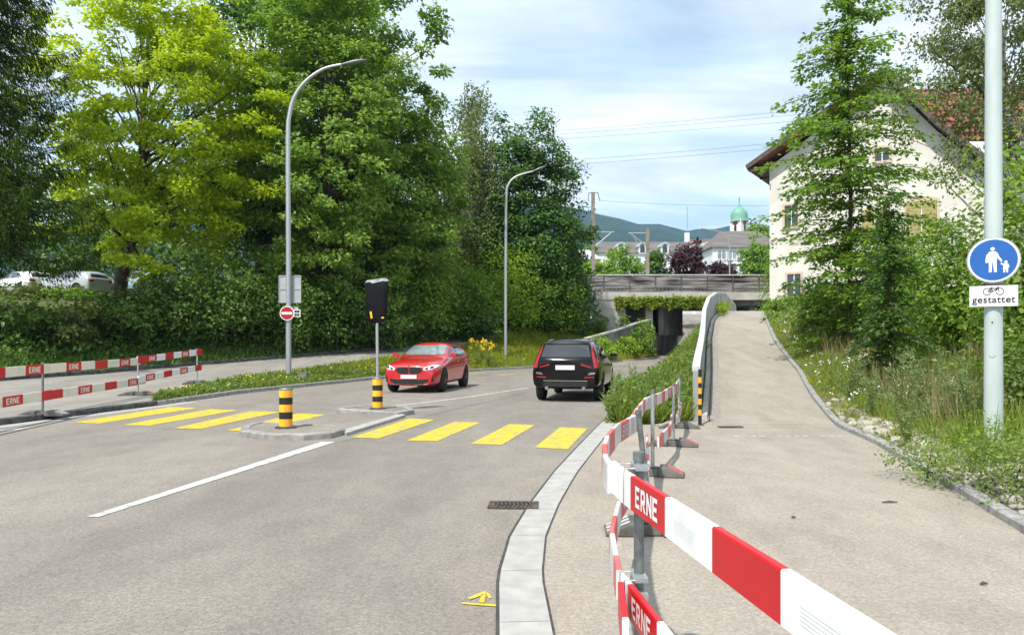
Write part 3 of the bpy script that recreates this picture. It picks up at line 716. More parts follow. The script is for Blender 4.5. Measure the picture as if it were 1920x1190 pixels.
# no entry disc and boards on the left lamp
c = P(538, 587, Y1 - .16); e = empty('no_entry_sign', c, 'round red no entry sign with a white bar on the tall left lamp post', 'sign')
g = MB(); g.prism(disc(r=.275), -.0, .02); g.build('disc_rim', M['sign_w'], e)
g = MB(); g.prism(disc(r=.245), -.004, .0); g.build('red_face', M['sign_r'], e)
g = MB(); g.prism([(-.2, -.045), (.2, -.045), (.2, .045), (-.2, .045)], -.008, -.004); g.build('white_bar', M['sign_w'], e)
c = P(544, 542, Y1 + .14); e = empty('grey_sign_board', c, 'grey back of a rectangular sign board behind the tall left lamp post', 'sign')
g = MB(); g.box((0, 0, 0), (.80, .02, 1.02)); g.build('board', M['sign_back'], e)
g = MB()
for zz_ in (-.51, 0, .51): g.box((0, -.018, zz_), (.86, .03, .035))
for xx_ in (-.415, .415): g.box((xx_, -.018, 0), (.03, .029, 1.0))
g.build('frame', M['steel'], e)
c = P(551, 579, Y1 + .14); e = empty('small_sign_plate', c, 'small grey sign plate between the no entry disc and the grey board', 'sign')
g = MB(); g.box((0, 0, 0), (.34, .02, .17)); g.build('plate', M['sign_back'], e); g = MB(); g.box((0, -.016, 0), (.36, .012, .03)); g.build('rail', M['steel'], e)
c = P(557, 587, Y1 + .1); e = empty('bracket_frame', c, 'small pale open frame beside the no entry disc', 'bracket')
g = MB()
for zz_ in (-.13, 0, .13): g.box((0, 0, zz_), (.26, .03, .03))
for xx_ in (-.115, .115): g.box((xx_, 0.001, 0), (.03, .028, .255))
g.build('frame', M['sign_w'], e)
x, y = b1.x + .62, Y1 - .25
g = MB(); g.box((0, 0, .12), (.34, .26, .30)); g.box((0, 0, .285), (.37, .29, .03)); 
tag(g.build('junction_box', M['conc_dark'], None, (x, y, H1(x, y)), bevel=.02), 'small dark concrete box in the grass beside the tall left lamp', 'box')

# right pole with signs
PX, PY = 6.19, 9.6; z0 = H1(PX, PY)
e = empty('lamp_pole', (PX, PY, z0), 'thick pale grey green pole carrying the blue pedestrian sign', 'pole')
g = MB(); g.tube([(0, 0, -.05), (0, 0, 1.9), (.0, 0, 7.5)], [.112, .104, .088], 20); g.build('pole', M['pole'], e)
an = R(-32.8); nv = Vector((math.sin(an), -math.cos(an), 0))
g = MB()                                              # service door outline
pd = [(-.035, 1.30), (-.02, 1.78), (0, 1.81), (.02, 1.78), (.035, 1.30), (0, 1.27)]
g.prism(pd, -.1125, -.100); d_ = g.build('service_door', M['pole'], e); d_.rotation_euler.z = an - .1
g = MB(); g.tube([(0, -.1125, 1.72), (0, -.120, 1.72)], .01, 8); d_ = g.build('door_bolt', M['black'], e); d_.rotation_euler.z = an - .1
for zz_ in (2.93, 2.38):
    g = MB(); g.lathe([(.112, zz_ - z0 - .02), (.112, zz_ - z0 + .02)], n=20); g.build('clamp', M['steel_dark'], e)
def signroot(name, label, z):
    e = empty(name, Vector((PX, PY, z)) + nv * .135, label, 'sign', rz=an); return e
e = signroot('pedestrian_sign', 'round blue sign with a white adult leading a child on the right pole', 2.685)
g = MB(); g.prism(disc(40, .292), .0, .025); g.build('disc_rim', M['steel'], e)
g = MB(); g.prism(disc(40, .278), -.004, 0); g.build('white_ring', M['sign_w'], e)
g = MB(); g.prism(disc(40, .258), -.008, -.004); g.build('blue_face', M['blue'], e)
g = MB(); S = .258 / 83
def pp(l): g.prism([((x - 938 * 1) * .0030, (180 - y) * .0030) for x, y in l], -.0115, -.008)
# shapes read off an enlarged view (units are pixels of that view)
cx, cy, r_ = 935, 134, 8
pp([(cx + r_ * math.cos(2 * math.pi * k / 14), cy + r_ * math.sin(2 * math.pi * k / 14)) for k in range(14)])
pp([(924, 145), (946, 145), (953, 152), (949, 190), (921, 190), (917, 156)])
pp([(917, 156), (921, 190), (911, 192), (909, 186), (912, 160), (924, 145)])
pp([(921, 190), (934, 190), (931, 232), (921, 232), (922, 215)]); pp([(936, 190), (949, 190), (950, 232), (940, 232)])
pp([(953, 152), (959, 168), (970, 184), (966, 190), (954, 176), (950, 166)])
cx, cy, r_ = 982, 191, 6
pp([(cx + r_ * math.cos(2 * math.pi * k / 12), cy + r_ * math.sin(2 * math.pi * k / 12)) for k in range(12)])
pp([(974, 198), (990, 198), (995, 212), (990, 214), (991, 222), (971, 222), (973, 210)])
pp([(974, 198), (973, 206), (962, 198), (966, 193)])
pp([(974, 222), (980, 222), (979, 235), (973, 235)]); pp([(983, 222), (989, 222), (990, 235), (984, 235)])
o = g.build('walkers_symbol', M['sign_w'], e)
e = signroot('bicycle_plate', 'white plate reading gestattet under a small bicycle on the right pole', 2.225)
g = MB(); g.box((0, 0, 0), (.52, .016, .262)); g.build('plate', M['sign_w'], e, bevel=.004)
g = MB(); y_ = -.011
for cx in (-.062, .062):
    g.tube([(cx * 1.1 + .042 * math.cos(a), y_, .060 + .042 * math.sin(a)) for a in [2 * math.pi * k / 16 for k in range(17)]], .0045, 5, caps=False)
for q in ([(-.062, .062), (-.022, .100), (.045, .100), (-.008, .062), (-.062, .062)], [(-.022, .100), (-.008, .062)], [(.062, .062), (.04, .114), (.062, .117)], [(-.04, .108), (-.008, .108)]):
    for a, b in zip(q[:-1], q[1:]): g.tube([(a[0], y_, a[1]), (b[0], y_, b[1])], .0045, 5)
g.build('bicycle_symbol', M['black'], e)
cu = bpy.data.curves.new('gestattet', 'FONT'); cu.body = 'gestattet'; cu.size = .122; cu.align_x = 'CENTER'; cu.extrude = .0015; cu.offset = .0016; cu.space_character = 1.06
to = bpy.data.objects.new('tmp', cu); COL.objects.link(to); bpy.context.view_layer.update()
me = bpy.data.meshes.new_from_object(to.evaluated_get(bpy.context.evaluated_depsgraph_get())); bpy.data.objects.remove(to)
me.name = 'lettering'; me.materials.clear(); me.materials.append(M['black'])
o = link('lettering', me, e); o.rotation_euler.x = R(90); o.location = (0, -.0105, -.082)
for vtx in me.vertices: vtx.co.x *= 1.0
# ------------------------------------------------------------------ cars
def paint(name, c, flake=0): 
    m = mat(name, c, rough=.32, spec=.6, coat=1.0); return m
M['paint_red'] = paint('red_car_paint', (.50, .006, .012)); M['paint_black'] = mat('black_car_paint', (.003, .003, .0035), rough=.1, spec=.25, coat=.3)
M['paint_white'] = paint('white_car_paint', (.72, .73, .74)); M['paint_silver'] = paint('silver_car_paint', (.40, .42, .44))
M['paint_blue'] = paint('pale_blue_car_paint', (.28, .36, .42))
M['carglass'] = mat('car_glass', (.012, .016, .018), rough=.03, spec=1.0, coat=.6)
M['screen'] = mat('windscreen_glass', (.20, .26, .27), (.10, .14, .15), 1.2, .04, spec=1.0, coat=1)
M['lampglass'] = mat('headlamp_glass', (.70, .72, .74), rough=.12, spec=.8, coat=1)
M['taillight'] = mat('tail_light_red', (.34, .006, .014), rough=.15, coat=.6)
M['tyre'] = mat('tyre', (.014, .014, .014), rough=.85)
M['rim'] = mat('dark_alloy', (.03, .03, .032), rough=.35, metal=.6)
M['chrome'] = mat('chrome_trim', (.5, .5, .5), rough=.15, metal=1)
M['plate'] = mat('licence_plate', (.70, .71, .72), (.62, .63, .65), 40, .4)

def loft_body(st):
    """st: list of (y, [(x,z)*7 from bottom centre to roof centre]); returns mesh object data of the closed shell"""
    bm = bmesh.new(); rings = []
    for y, p in st:
        right = [bm.verts.new((x, y, z)) for x, z in p]
        left = [bm.verts.new((-x, y, z)) for x, z in p[1:-1]]
        rings.append(right + left[::-1])
    n = len(rings[0])
    for a, b in zip(rings[:-1], rings[1:]):
        for i in range(n): bm.faces.new((a[i], a[(i + 1) % n], b[(i + 1) % n], b[i]))
    for r_ in (rings[0], rings[-1]):                  # grid caps, so subdivision keeps the ends full
        k = len(st[0][1])
        rt = r_[:k]; lf = [r_[0]] + r_[k:][::-1] + [r_[k - 1]]
        for i in range(k - 1):
            q = [rt[i], rt[i + 1], lf[i + 1], lf[i]]
            q = list(dict.fromkeys(q))
            if len(q) > 2: bm.faces.new(q)
    bmesh.ops.recalc_face_normals(bm, faces=bm.faces)
    for f in bm.faces: f.smooth = True
    me = bpy.data.meshes.new('body'); bm.to_mesh(me); bm.free(); return me
def make_car(name, loc, heading, label, st, paintm, axles, track, wr, patches, extras, group=None, scale=1):
    e = empty(name, loc, label, 'car', group, rz=heading); e.scale = (scale,) * 3
    me = loft_body(st); me.materials.append(paintm); me.materials.append(M['black'])
    o = bpy.data.objects.new('body', me); COL.objects.link(o)
    s = o.modifiers.new('s', 'SUBSURF'); s.levels = 3; s.render_levels = 3
    bpy.context.view_layer.update()
    dg = bpy.context.evaluated_depsgraph_get()
    full = bpy.data.meshes.new_from_object(o.evaluated_get(dg))
    bmx = bmesh.new(); bmx.from_mesh(full); tree = BVHTree.FromBMesh(bmx); bmx.free()
    cutters = []
    for ya in axles:
        for sx in (-1, 1):
            g = MB(); g.lathe([(wr + .065, sx * (track - .16)), (wr + .065, sx * (track + .5))], c=(0, ya, wr), n=28, axis='x')
            c = g.build('cutter', M['black']); cutters.append(c)
            b = o.modifiers.new('b', 'BOOLEAN'); b.operation = 'DIFFERENCE'; b.object = c; b.solver = 'EXACT'; b.material_mode = 'TRANSFER'
    bpy.context.view_layer.update(); dg = bpy.context.evaluated_depsgraph_get()
    cut = bpy.data.meshes.new_from_object(o.evaluated_get(dg)); cut.name = 'body'
    bpy.data.objects.remove(o)
    for c in cutters: bpy.data.objects.remove(c)
    bo = link('body', cut, e)
    AX = {'front': (Vector((0, 6, 0)), Vector((0, -1, 0))), 'rear': (Vector((0, -6, 0)), Vector((0, 1, 0))),
          'right': (Vector((6, 0, 0)), Vector((-1, 0, 0))), 'left': (Vector((-6, 0, 0)), Vector((1, 0, 0))), 'top': (Vector((0, 0, 6)), Vector((0, 0, -1)))}
    def patch(nm, poly, ax, m, off=.007, cuts=8):
        bm = bmesh.new()
        vs = []
        for a, b in poly:
            vs.append(bm.verts.new({'front': (a, 0, b), 'rear': (a, 0, b), 'right': (0, a, b), 'left': (0, a, b), 'top': (a, b, 0)}[ax]))
        bm.faces.new(vs); bmesh.ops.triangulate(bm, faces=bm.faces[:])
        bmesh.ops.subdivide_edges(bm, edges=bm.edges[:], cuts=cuts, use_grid_fill=True)
        o0, d = AX[ax]
        for v in bm.verts:
            org = v.co + o0; hit = tree.ray_cast(org, d)
            if hit[0] is None: hit = tree.find_nearest(v.co - d * .0 + (o0.normalized() * 2)); 
            p, nn = hit[0], hit[1]
            if nn.dot(d) > 0: nn = -nn
            v.co = p + nn * off
        bmesh.ops.recalc_face_normals(bm, faces=bm.faces)
        for f in bm.faces: f.smooth = True
        if sum(f.normal.dot(d) for f in bm.faces) > 0: bmesh.ops.reverse_faces(bm, faces=bm.faces)
        mm = bpy.data.meshes.new(nm); bm.to_mesh(mm); bm.free(); mm.materials.append(m)
        return link(nm, mm, e)
    for nm, poly, ax, m, *rest in patches:
        off_ = rest[0] if rest else .007
        if ax == 'sides':
            patch(nm, poly, 'right', m, off_); patch(nm, poly, 'left', m, off_)
        elif ax in ('front2', 'rear2'):
            patch(nm, poly, ax[:-1], m, off_); patch(nm, [(-a, b) for a, b in poly], ax[:-1], m, off_)
        else: patch(nm, poly, ax, m, off_)
    for ya in axles:
        for sx in (-1, 1):
            w = bpy.data.objects.new('wheel', None); COL.objects.link(w); w.parent = e; w.location = (sx * track, ya, wr)
            g = MB(); g.lathe([(wr * .62, -.11), (wr * .93, -.112), (wr, -.085), (wr, .085), (wr * .93, .112), (wr * .62, .11)], n=28, axis='x'); g.build('tyre', M['tyre'], w)
            g = MB(); g.lathe([(wr * .60, -.10), (wr * .64, -.115), (wr * .64, .115), (wr * .60, .10)], n=28, axis='x')
            for k in range(10):
                a = 2 * math.pi * k / 10; g.bar((sx * .112, .03 * math.cos(a), .03 * math.sin(a)), (sx * .118, wr * .62 * math.cos(a), wr * .62 * math.sin(a)), .02, .035)
            g.lathe([(.06, sx * .10), (.05, sx * .125)], n=12, axis='x'); g.build('rim', M['rim'], w)
    extras(e, tree)
    return e
def mirror_part(e, x, y, z, m):
    for s in (-1, 1):
        g = MB(); rings = []
        for t, k in ((-.07, .5), (-.04, .9), (.03, 1), (.07, .8)):
            rings.append([(s * x + .11 * k * a, y + t, z + .065 * k * b) for a, b in ((-1, -.7), (1, -.9), (1.05, .5), (.5, 1), (-.8, .9))])
        vs = [p for r_ in rings for p in r_]
        g.add(vs, [(i * 5 + j, i * 5 + (j + 1) % 5, (i + 1) * 5 + (j + 1) % 5, (i + 1) * 5 + j) for i in range(3) for j in range(5)])
        g.add(rings[0], [tuple(range(5))[::-1]]); g.add(rings[-1], [tuple(range(5))])
        g.bar((s * (x - .14), y, z - .06), (s * (x - .02), y, z - .03), .05, .03)
        g.build('wing_mirror', m, e, bevel=.012)

# hatchback: front at +y
HB = [(2.13, [(0, .24), (.55, .24), (.66, .32), (.68, .52), (.60, .68), (.35, .73), (0, .745)]),
      (2.06, [(0, .20), (.70, .20), (.78, .30), (.80, .55), (.73, .74), (.45, .80), (0, .815)]),
      (1.75, [(0, .19), (.78, .19), (.86, .30), (.885, .60), (.82, .81), (.55, .88), (0, .905)]),
      (1.25, [(0, .19), (.80, .19), (.88, .30), (.90, .63), (.85, .88), (.58, .945), (0, .97)]),
      (.85, [(0, .19), (.80, .19), (.875, .30), (.895, .64), (.85, .92), (.66, .985), (0, 1.01)]),
      (.72, [(0, .19), (.80, .19), (.87, .30), (.895, .65), (.845, .93), (.70, 1.03), (0, 1.06)]),
      (-.02, [(0, .19), (.80, .19), (.87, .30), (.895, .66), (.845, .96), (.68, 1.365), (0, 1.40)]),
      (-.30, [(0, .19), (.80, .19), (.87, .30), (.895, .66), (.845, .97), (.67, 1.405), (0, 1.435)]),
      (-1.0, [(0, .19), (.80, .19), (.87, .30), (.90, .67), (.855, .99), (.66, 1.395), (0, 1.43)]),
      (-1.6, [(0, .20), (.80, .20), (.87, .31), (.90, .68), (.86, 1.01), (.64, 1.365), (0, 1.40)]),
      (-1.9, [(0, .22), (.78, .22), (.85, .34), (.885, .70), (.83, 1.02), (.61, 1.31), (0, 1.345)]),
      (-2.12, [(0, .27), (.70, .27), (.79, .38), (.83, .70), (.77, .97), (.60, 1.03), (0, 1.04)]),
      (-2.18, [(0, .33), (.60, .33), (.68, .42), (.70, .66), (.62, .86), (.40, .92), (0, .93)])]
HBP = [('windscreen', [(-.60, 1.04), (.60, 1.04), (.67, 1.075), (.565, 1.315), (-.565, 1.315), (-.67, 1.075)], 'front', M['screen'], .012),
       ('window', [(.55, 1.00), (-.06, 1.27), (-.30, 1.30), (-.36, .99)], 'sides', M['carglass']),
       ('window', [(-.42, .99), (-.36, 1.30), (-.92, 1.29), (-1.18, 1.23), (-1.32, 1.09), (-1.15, 1.0)], 'sides', M['carglass']),
       ('rear_window', [(-.60, 1.02), (.60, 1.02), (.48, 1.24), (-.48, 1.24)], 'rear', M['carglass']),
       ('headlight', [(.44, .655), (.50, .635), (.70, .66), (.80, .72), (.83, .775), (.70, .785), (.47, .715)], 'front2', M['lampglass'], .008),
       ('headlight_pupil', [(.50, .66), (.58, .655), (.60, .705), (.52, .71)], 'front2', M['black'], .012),
       ('headlight_pupil', [(.64, .675), (.72, .69), (.735, .745), (.65, .735)], 'front2', M['black'], .012),
       ('grille', [(.012, .58), (.06, .535), (.30, .545), (.39, .59), (.42, .66), (.36, .715), (.08, .73), (.012, .70)], 'front2', M['black'], .008),
       ('lower_intake', [(-.60, .33), (-.45, .255), (.45, .255), (.60, .33), (.62, .40), (.30, .375), (-.30, .375), (-.62, .40)], 'front', M['black'], .006),
       ('side_intake', [(.68, .31), (.74, .33), (.745, .50), (.70, .46)], 'front2', M['black'], .006),
       ('tail_light', [(.45, .78), (.72, .76), (.78, .88), (.48, .88)], 'rear2', M['taillight'], .008),
       ('side_skirt_line', [(1.0, .255), (-1.0, .27), (-1.0, .30), (1.0, .285)], 'sides', M['black'], .004)]
def hb_extra(pm, plate=True):
    def f(e, tree):
        mirror_part(e, .97, .55, 1.04, pm)
        if plate:
            g = MB(); g.box((0, 2.155, .455), (.50, .014, .105)); g.build('licence_plate', M['plate'], e, bevel=.003)
            g = MB(); g.lathe([(.038, 0), (.038, .006)], c=(0, 2.125, .752), n=16, axis='y'); g.build('round_badge', M['chrome'], e)
        g = MB()
        for s in (-1, 1):
            g.bar((s * .60, 2.10, .245), (s * .2, 2.165, .235), .03, .012)
        g.build('front_lip', M['chrome'] if plate else M['black'], e)
        for s in (-1, 1):
            for yy in (-.15, -.98):
                g = MB(); g.bar((s * .905, yy, .84), (s * .905, yy - .18, .845), .022, .025); g.build('door_handle', pm, e)
    return f
HBX = -3.28
RB_ = R(180 - 10)
heading = math.pi - R(11)
hc = Vector((-3.28, 23.9)) + Vector((math.sin(R(11)), math.cos(R(11)))) * 2.17
rh = make_car('red_hatchback', (hc.x, hc.y, H1(hc.x, hc.y) + .005), heading, 'bright red hatchback coming towards the viewer past the traffic island', HB, M['paint_red'], (1.30, -1.37), .775, .325, HBP, hb_extra(M['paint_red']), scale=1.05)

# estate SUV: rear at -y
SU = [(2.33, [(0, .34), (.60, .34), (.70, .42), (.74, .66), (.66, .86), (.40, .92), (0, .935)]),
      (2.22, [(0, .28), (.74, .28), (.84, .40), (.86, .70), (.79, .93), (.5, .99), (0, 1.01)]),
      (1.75, [(0, .26), (.82, .26), (.91, .40), (.935, .74), (.875, 1.0), (.6, 1.07), (0, 1.09)]),
      (1.2, [(0, .26), (.84, .26), (.92, .40), (.945, .76), (.89, 1.05), (.62, 1.12), (0, 1.14)]),
      (.85, [(0, .26), (.84, .26), (.92, .40), (.945, .77), (.89, 1.08), (.70, 1.16), (0, 1.18)]),
      (.72, [(0, .26), (.84, .26), (.92, .40), (.945, .77), (.885, 1.09), (.73, 1.20), (0, 1.22)]),
      (.05, [(0, .26), (.84, .26), (.915, .40), (.945, .78), (.885, 1.11), (.71, 1.575), (0, 1.62)]),
      (-.4, [(0, .26), (.84, .26), (.915, .40), (.945, .78), (.885, 1.12), (.70, 1.635), (0, 1.665)]),
      (-1.2, [(0, .27), (.84, .27), (.915, .41), (.945, .79), (.89, 1.13), (.69, 1.63), (0, 1.665)]),
      (-1.85, [(0, .30), (.84, .30), (.915, .44), (.945, .80), (.885, 1.13), (.68, 1.585), (0, 1.63)]),
      (-2.02, [(0, .32), (.83, .32), (.91, .45), (.94, .80), (.87, 1.12), (.68, 1.53), (0, 1.575)]),
      (-2.27, [(0, .34), (.82, .34), (.90, .46), (.92, .80), (.83, 1.06), (.70, 1.14), (0, 1.16)]),
      (-2.33, [(0, .37), (.78, .37), (.86, .46), (.88, .78), (.78, 1.00), (.62, 1.06), (0, 1.08)])]
SUP = [('rear_window', [(-.67, 1.15), (.67, 1.15), (.585, 1.465), (-.585, 1.465)], 'rear', M['carglass'], .007),
       ('roof_spoiler', [(-.62, 1.475), (.62, 1.475), (.58, 1.545), (-.58, 1.545)], 'rear', M['black'], .03),
       ('tail_light', [(.64, 1.46), (.675, 1.46), (.76, 1.15), (.875, 1.06), (.885, .88), (.76, .88), (.76, .91), (.84, .92), (.84, 1.0), (.725, 1.10)], 'rear2', M['taillight'], .012),
       ('tail_light', [(.42, .945), (.70, .875), (.70, .905), (.44, .985)], 'rear2', M['taillight'], .012),
       ('rear_reflector', [(.52, .62), (.78, .63), (.78, .66), (.52, .65)], 'rear2', M['taillight'], .006),
       ('bumper_trim', [(-.60, .535), (.60, .535), (.60, .555), (-.60, .555)], 'rear', M['chrome'], .006),
       ('bumper_trim', [(.60, .70), (.80, .72), (.80, .765), (.66, .76)], 'rear2', M['chrome'], .005),
       ('diffuser', [(-.62, .40), (.62, .40), (.56, .51), (-.56, .51)], 'rear', M['black'], .006),
       ('window', [(.45, 1.12), (.06, 1.45), (-.42, 1.53), (-.48, 1.14)], 'sides', M['carglass']),
       ('window', [(-.55, 1.14), (-.50, 1.535), (-1.15, 1.52), (-1.25, 1.16)], 'sides', M['carglass']),
       ('window', [(-1.33, 1.17), (-1.25, 1.51), (-1.62, 1.48), (-1.85, 1.25)], 'sides', M['carglass']),
       ('windscreen', [(-.62, 1.22), (.62, 1.22), (.55, 1.56), (-.55, 1.56)], 'front', M['carglass']),
       ('headlight', [(.50, .80), (.76, .80), (.80, .90), (.52, .88)], 'front2', M['lampglass'], .008),
       ('grille', [(-.38, .62), (.38, .62), (.42, .86), (-.42, .86)], 'front', M['black'], .008)]
def su_extra(e, tree):
    mirror_part(e, 1.03, .55, 1.17, M['paint_black'])
    g = MB(); g.box((0, -2.35, .885), (.52, .016, .115)); g.build('licence_plate', M['plate'], e, bevel=.003)
    g = MB(); g.bar((.02, -2.215, 1.185), (.36, -2.225, 1.165), .025, .02); g.lathe([(.03, 0), (.03, .03)], c=(.02, -2.235, 1.19), n=10, axis='y'); g.build('rear_wiper', M['black'], e)
    for s in (-1, 1):
        g = MB(); zr_ = lambda y_: tree.ray_cast(Vector((.58, y_, 4)), Vector((0, 0, -1)))[0].z
        g.tube([(s * .58, -.05, zr_(-.05) - .01), (s * .595, -.2, zr_(-.2) + .03), (s * .595, -.8, zr_(-.8) + .035), (s * .59, -1.45, zr_(-1.45) + .03), (s * .58, -1.62, zr_(-1.62) - .01)], .016, 6); g.build('roof_rail', M['chrome'], e)
        g = MB(); g.tube([(s * .5, -2.20, .36), (s * .5, -2.36, .36)], .05, 10); g.build('exhaust_pipe', M['chrome'], e)
        for yy in (-.2, -1.1):
            g = MB(); g.bar((s * .95, yy, .97), (s * .95, yy - .2, .98), .022, .03); g.build('door_handle', M['paint_black'], e)
    g = MB(); g.prism([(-.04, -1.45), (.04, -1.45), (.02, -1.65), (-.02, -1.65)], 1.62, 1.68, 'xy'); g.build('roof_fin', M['black'], e)
h2 = R(13); rc = Vector((1.44, 20.25)); cc = rc + Vector((math.sin(h2), math.cos(h2))) * 2.34
bs = make_car('black_suv', (cc.x, cc.y, H1(cc.x, cc.y) + .005), -h2, 'glossy black estate SUV seen from behind driving away towards the underpass', SU, M['paint_black'], (1.42, -1.44), .80, .36, SUP, su_extra)

rh.scale = (1.06, 1.05, 1.14); bs.scale = (1.01, 1.0, 1.06)
# cars parked up on the bank behind the shrubs
for (px, py, Y, hd, pm, lab) in ((40, 575, 44, 62, 'paint_white', 'white car parked behind the shrubs at the left picture edge'),
                                 (135, 577, 43, 70, 'paint_silver', 'silver car parked behind the shrubs beside the leaning lime green tree trunk'),
                                 (262, 580, 47, 62, 'paint_blue', 'pale blue car parked deep in the shade right of the lime green tree trunk')):
    q = P(px, py, Y)
    make_car('parked_car', (q.x, q.y, H1(q.x, q.y)), R(hd), lab, HB, M[pm], (1.30, -1.37), .775, .325, HBP, hb_extra(M[pm], False), 'cars parked beyond the left bank', scale=1.04)
M['tile_red'] = mat('red_roof_tile', (.15, .042, .028), (.27, .10, .062), 1.5, .8, lo=.4, hi=.6)
# ------------------------------------------------------------------ parapet, bridge
def parapet():
    b = (float(PL(16)) - .1, 15.3)
    e = empty('parapet_wall', (b[0], b[1], H1(*b)), 'curved white capped parapet wall along the left side of the rising path', 'wall')
    ys = np.concatenate([np.arange(15.2, 40, .8), np.arange(40, 53, .8)])
    hts = np.interp(ys, [15.2, 16, 18, 30, 44, 50, 53], [1.0, 1.08, 1.1, 1.12, 1.0, .75, .3])
    g = MB(); c = MB()
    R0 = []; C0 = []
    for y, h in zip(ys, hts):
        x = float(_pl(y)) - .02; z = float(ZP(y)); z0 = float(ZR(y)) - .3
        x0, x1 = x - .13, x
        R0.append([(x0 - b[0], y - b[1], z0 - H1(*b)), (x1 - b[0], y - b[1], z0 - H1(*b)), (x1 - b[0], y - b[1], z + h - H1(*b)), (x0 - b[0], y - b[1], z + h - H1(*b))])
        zt = z + h - H1(*b) + .003
        C0.append([(x0 - .015 - b[0], y - b[1], zt), (x1 + .015 - b[0], y - b[1], zt), (x1 + .015 - b[0], y - b[1], zt + .09), (x0 - .015 - b[0], y - b[1], zt + .09)])
    for mb, rr in ((g, R0), (c, C0)):
        vs = [p for r_ in rr for p in r_]
        mb.add(vs, [(i * 4 + j, i * 4 + (j + 1) % 4, (i + 1) * 4 + (j + 1) % 4, (i + 1) * 4 + j) for i in range(len(rr) - 1) for j in range(4)], smooth=False)
        mb.add(rr[0], [(3, 2, 1, 0)]); mb.add(rr[-1], [(0, 1, 2, 3)])
    g.build('wall', M['conc_par'], e); c.build('coping', M['white_cap'], e)
M['conc_par'] = mat('parapet_concrete', (.25, .26, .26), (.36, .37, .365), 1.3, .85, bump=.15, bscale=30, stretch=(1, 1, .4))
parapet()
M['cobble'] = mat('cobble_strip', (.20, .18, .16), (.34, .30, .27), 14, .85, bump=.4, bscale=14)
# low kerb wall and dark joint along the parapet foot
kerb('kerb', lambda y: PL(y) + .02, 15.3, 43, .12, .10, M['conc_light'], 'low concrete kerb at the foot of the curved parapet', side=1, zf=ZP, step=1.2)
ribbon('joint', lambda y: PL(y) + .17, lambda y: PL(y) + .195, 15, 43, M['joint'], .008, n=1, parent=path)
ribbon('cobble_strip', lambda y: PL(y) + .20, lambda y: PL(y) + .42, 15, 43, M['cobble'], .0075, n=1, parent=path)

BY0, BY1 = 62., 73.
e = empty('railway_bridge', (9, BY0, 0), 'concrete railway bridge over the underpass with a broad pale abutment', 'bridge')
def bx(x0, x1, y0, y1, z0, z1, nm, m, bevel=0):
    g = MB(); g.box(((x0 + x1) / 2 - 9, (y0 + y1) / 2 - BY0, (z0 + z1) / 2), (x1 - x0, y1 - y0, z1 - z0)); return g.build(nm, m, e, bevel=bevel)
bx(-14, 9.0, BY0 + .06, BY1, -.2, 5.1, 'abutment', M['conc_light'])
bx(-14, 60, BY0, BY1, 5.103, 5.75, 'deck', M['conc_light'])
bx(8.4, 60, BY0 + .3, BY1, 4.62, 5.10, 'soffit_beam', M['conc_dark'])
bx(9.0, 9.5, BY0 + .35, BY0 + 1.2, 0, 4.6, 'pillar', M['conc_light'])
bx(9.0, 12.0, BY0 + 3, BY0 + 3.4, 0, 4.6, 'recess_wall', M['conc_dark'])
bx(11.15, 11.75, BY0 + .35, BY0 + 1.3, 0, 4.6, 'pillar', M['conc_light'])
for k in range(5):
    t = k / 4; x = 12.6 + t * 3.6; y = BY0 + 1.4 + t * 8.8
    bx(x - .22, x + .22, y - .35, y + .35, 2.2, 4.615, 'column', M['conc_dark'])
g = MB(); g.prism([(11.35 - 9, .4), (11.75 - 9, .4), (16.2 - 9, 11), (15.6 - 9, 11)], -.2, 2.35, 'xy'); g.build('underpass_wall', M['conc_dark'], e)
g = MB(); g.prism([(11.3 - 9, .38), (11.8 - 9, .38), (16.25 - 9, 11.02), (15.55 - 9, 11.02)], 2.353, 2.45, 'xy'); g.build('wall_ledge', M['conc_light'], e)
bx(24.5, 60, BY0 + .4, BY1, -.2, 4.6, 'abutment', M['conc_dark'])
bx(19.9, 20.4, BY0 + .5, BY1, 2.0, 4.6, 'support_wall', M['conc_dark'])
# stair handrail on the abutment
g = MB(); q0, q1 = P(1098, 572, 61.9), P(1142, 601, 61.9)
g.tube([q0 - Vector((9, BY0, 0)), q1 - Vector((9, BY0, 0))], .09, 8); g.build('handrail', M['conc_dark'], e)

# timber noise wall on the bridge
e = empty('noise_wall', (9, BY0 + 1.5, 5.75), 'weathered grey timber plank wall with a pale cap along the railway bridge', 'fence')
x0 = 5.6; k = 0; rng = random.Random(8); g2 = MB()
while x0 < 24.0:
    w = 2.2
    g = MB()
    for j in range(8):
        zc = .10 + j * .182
        g.box((x0 + w / 2 - 9, rng.uniform(-.025, .025), zc), (w - .12, .05, .165 + rng.uniform(-.03, .01)))
    g.box((x0 + w / 2 - 9, .06, .75), (w - .1, .02, 1.45))
    g.build('plank_panel', M['planks'], e)
    g2.box((x0 - 9, 0, .76), (.11, .14, 1.5)); x0 += w; k += 1
g2.build('posts', M['timber'], e)
g = MB(); g.box((14.8 - 9, 0, 1.55), (18.6, .20, .09)); g.build('cap_rail', M['white_cap'], e)
e = empty('bridge_railing', (9, BY0 + .12, 5.75), 'thin dark metal railing along the front edge of the bridge', 'railing')
g = MB()
for zz_ in (.12, .55): g.bar((5.5 - 9, 0, zz_), (25 - 9, 0, zz_), .035, .04)
x = 5.5
while x < 25: g.bar((x - 9, .003, 0), (x - 9, .003, .53), .03, .02); x += .32
g.build('rails', M['steel_dark'], e)

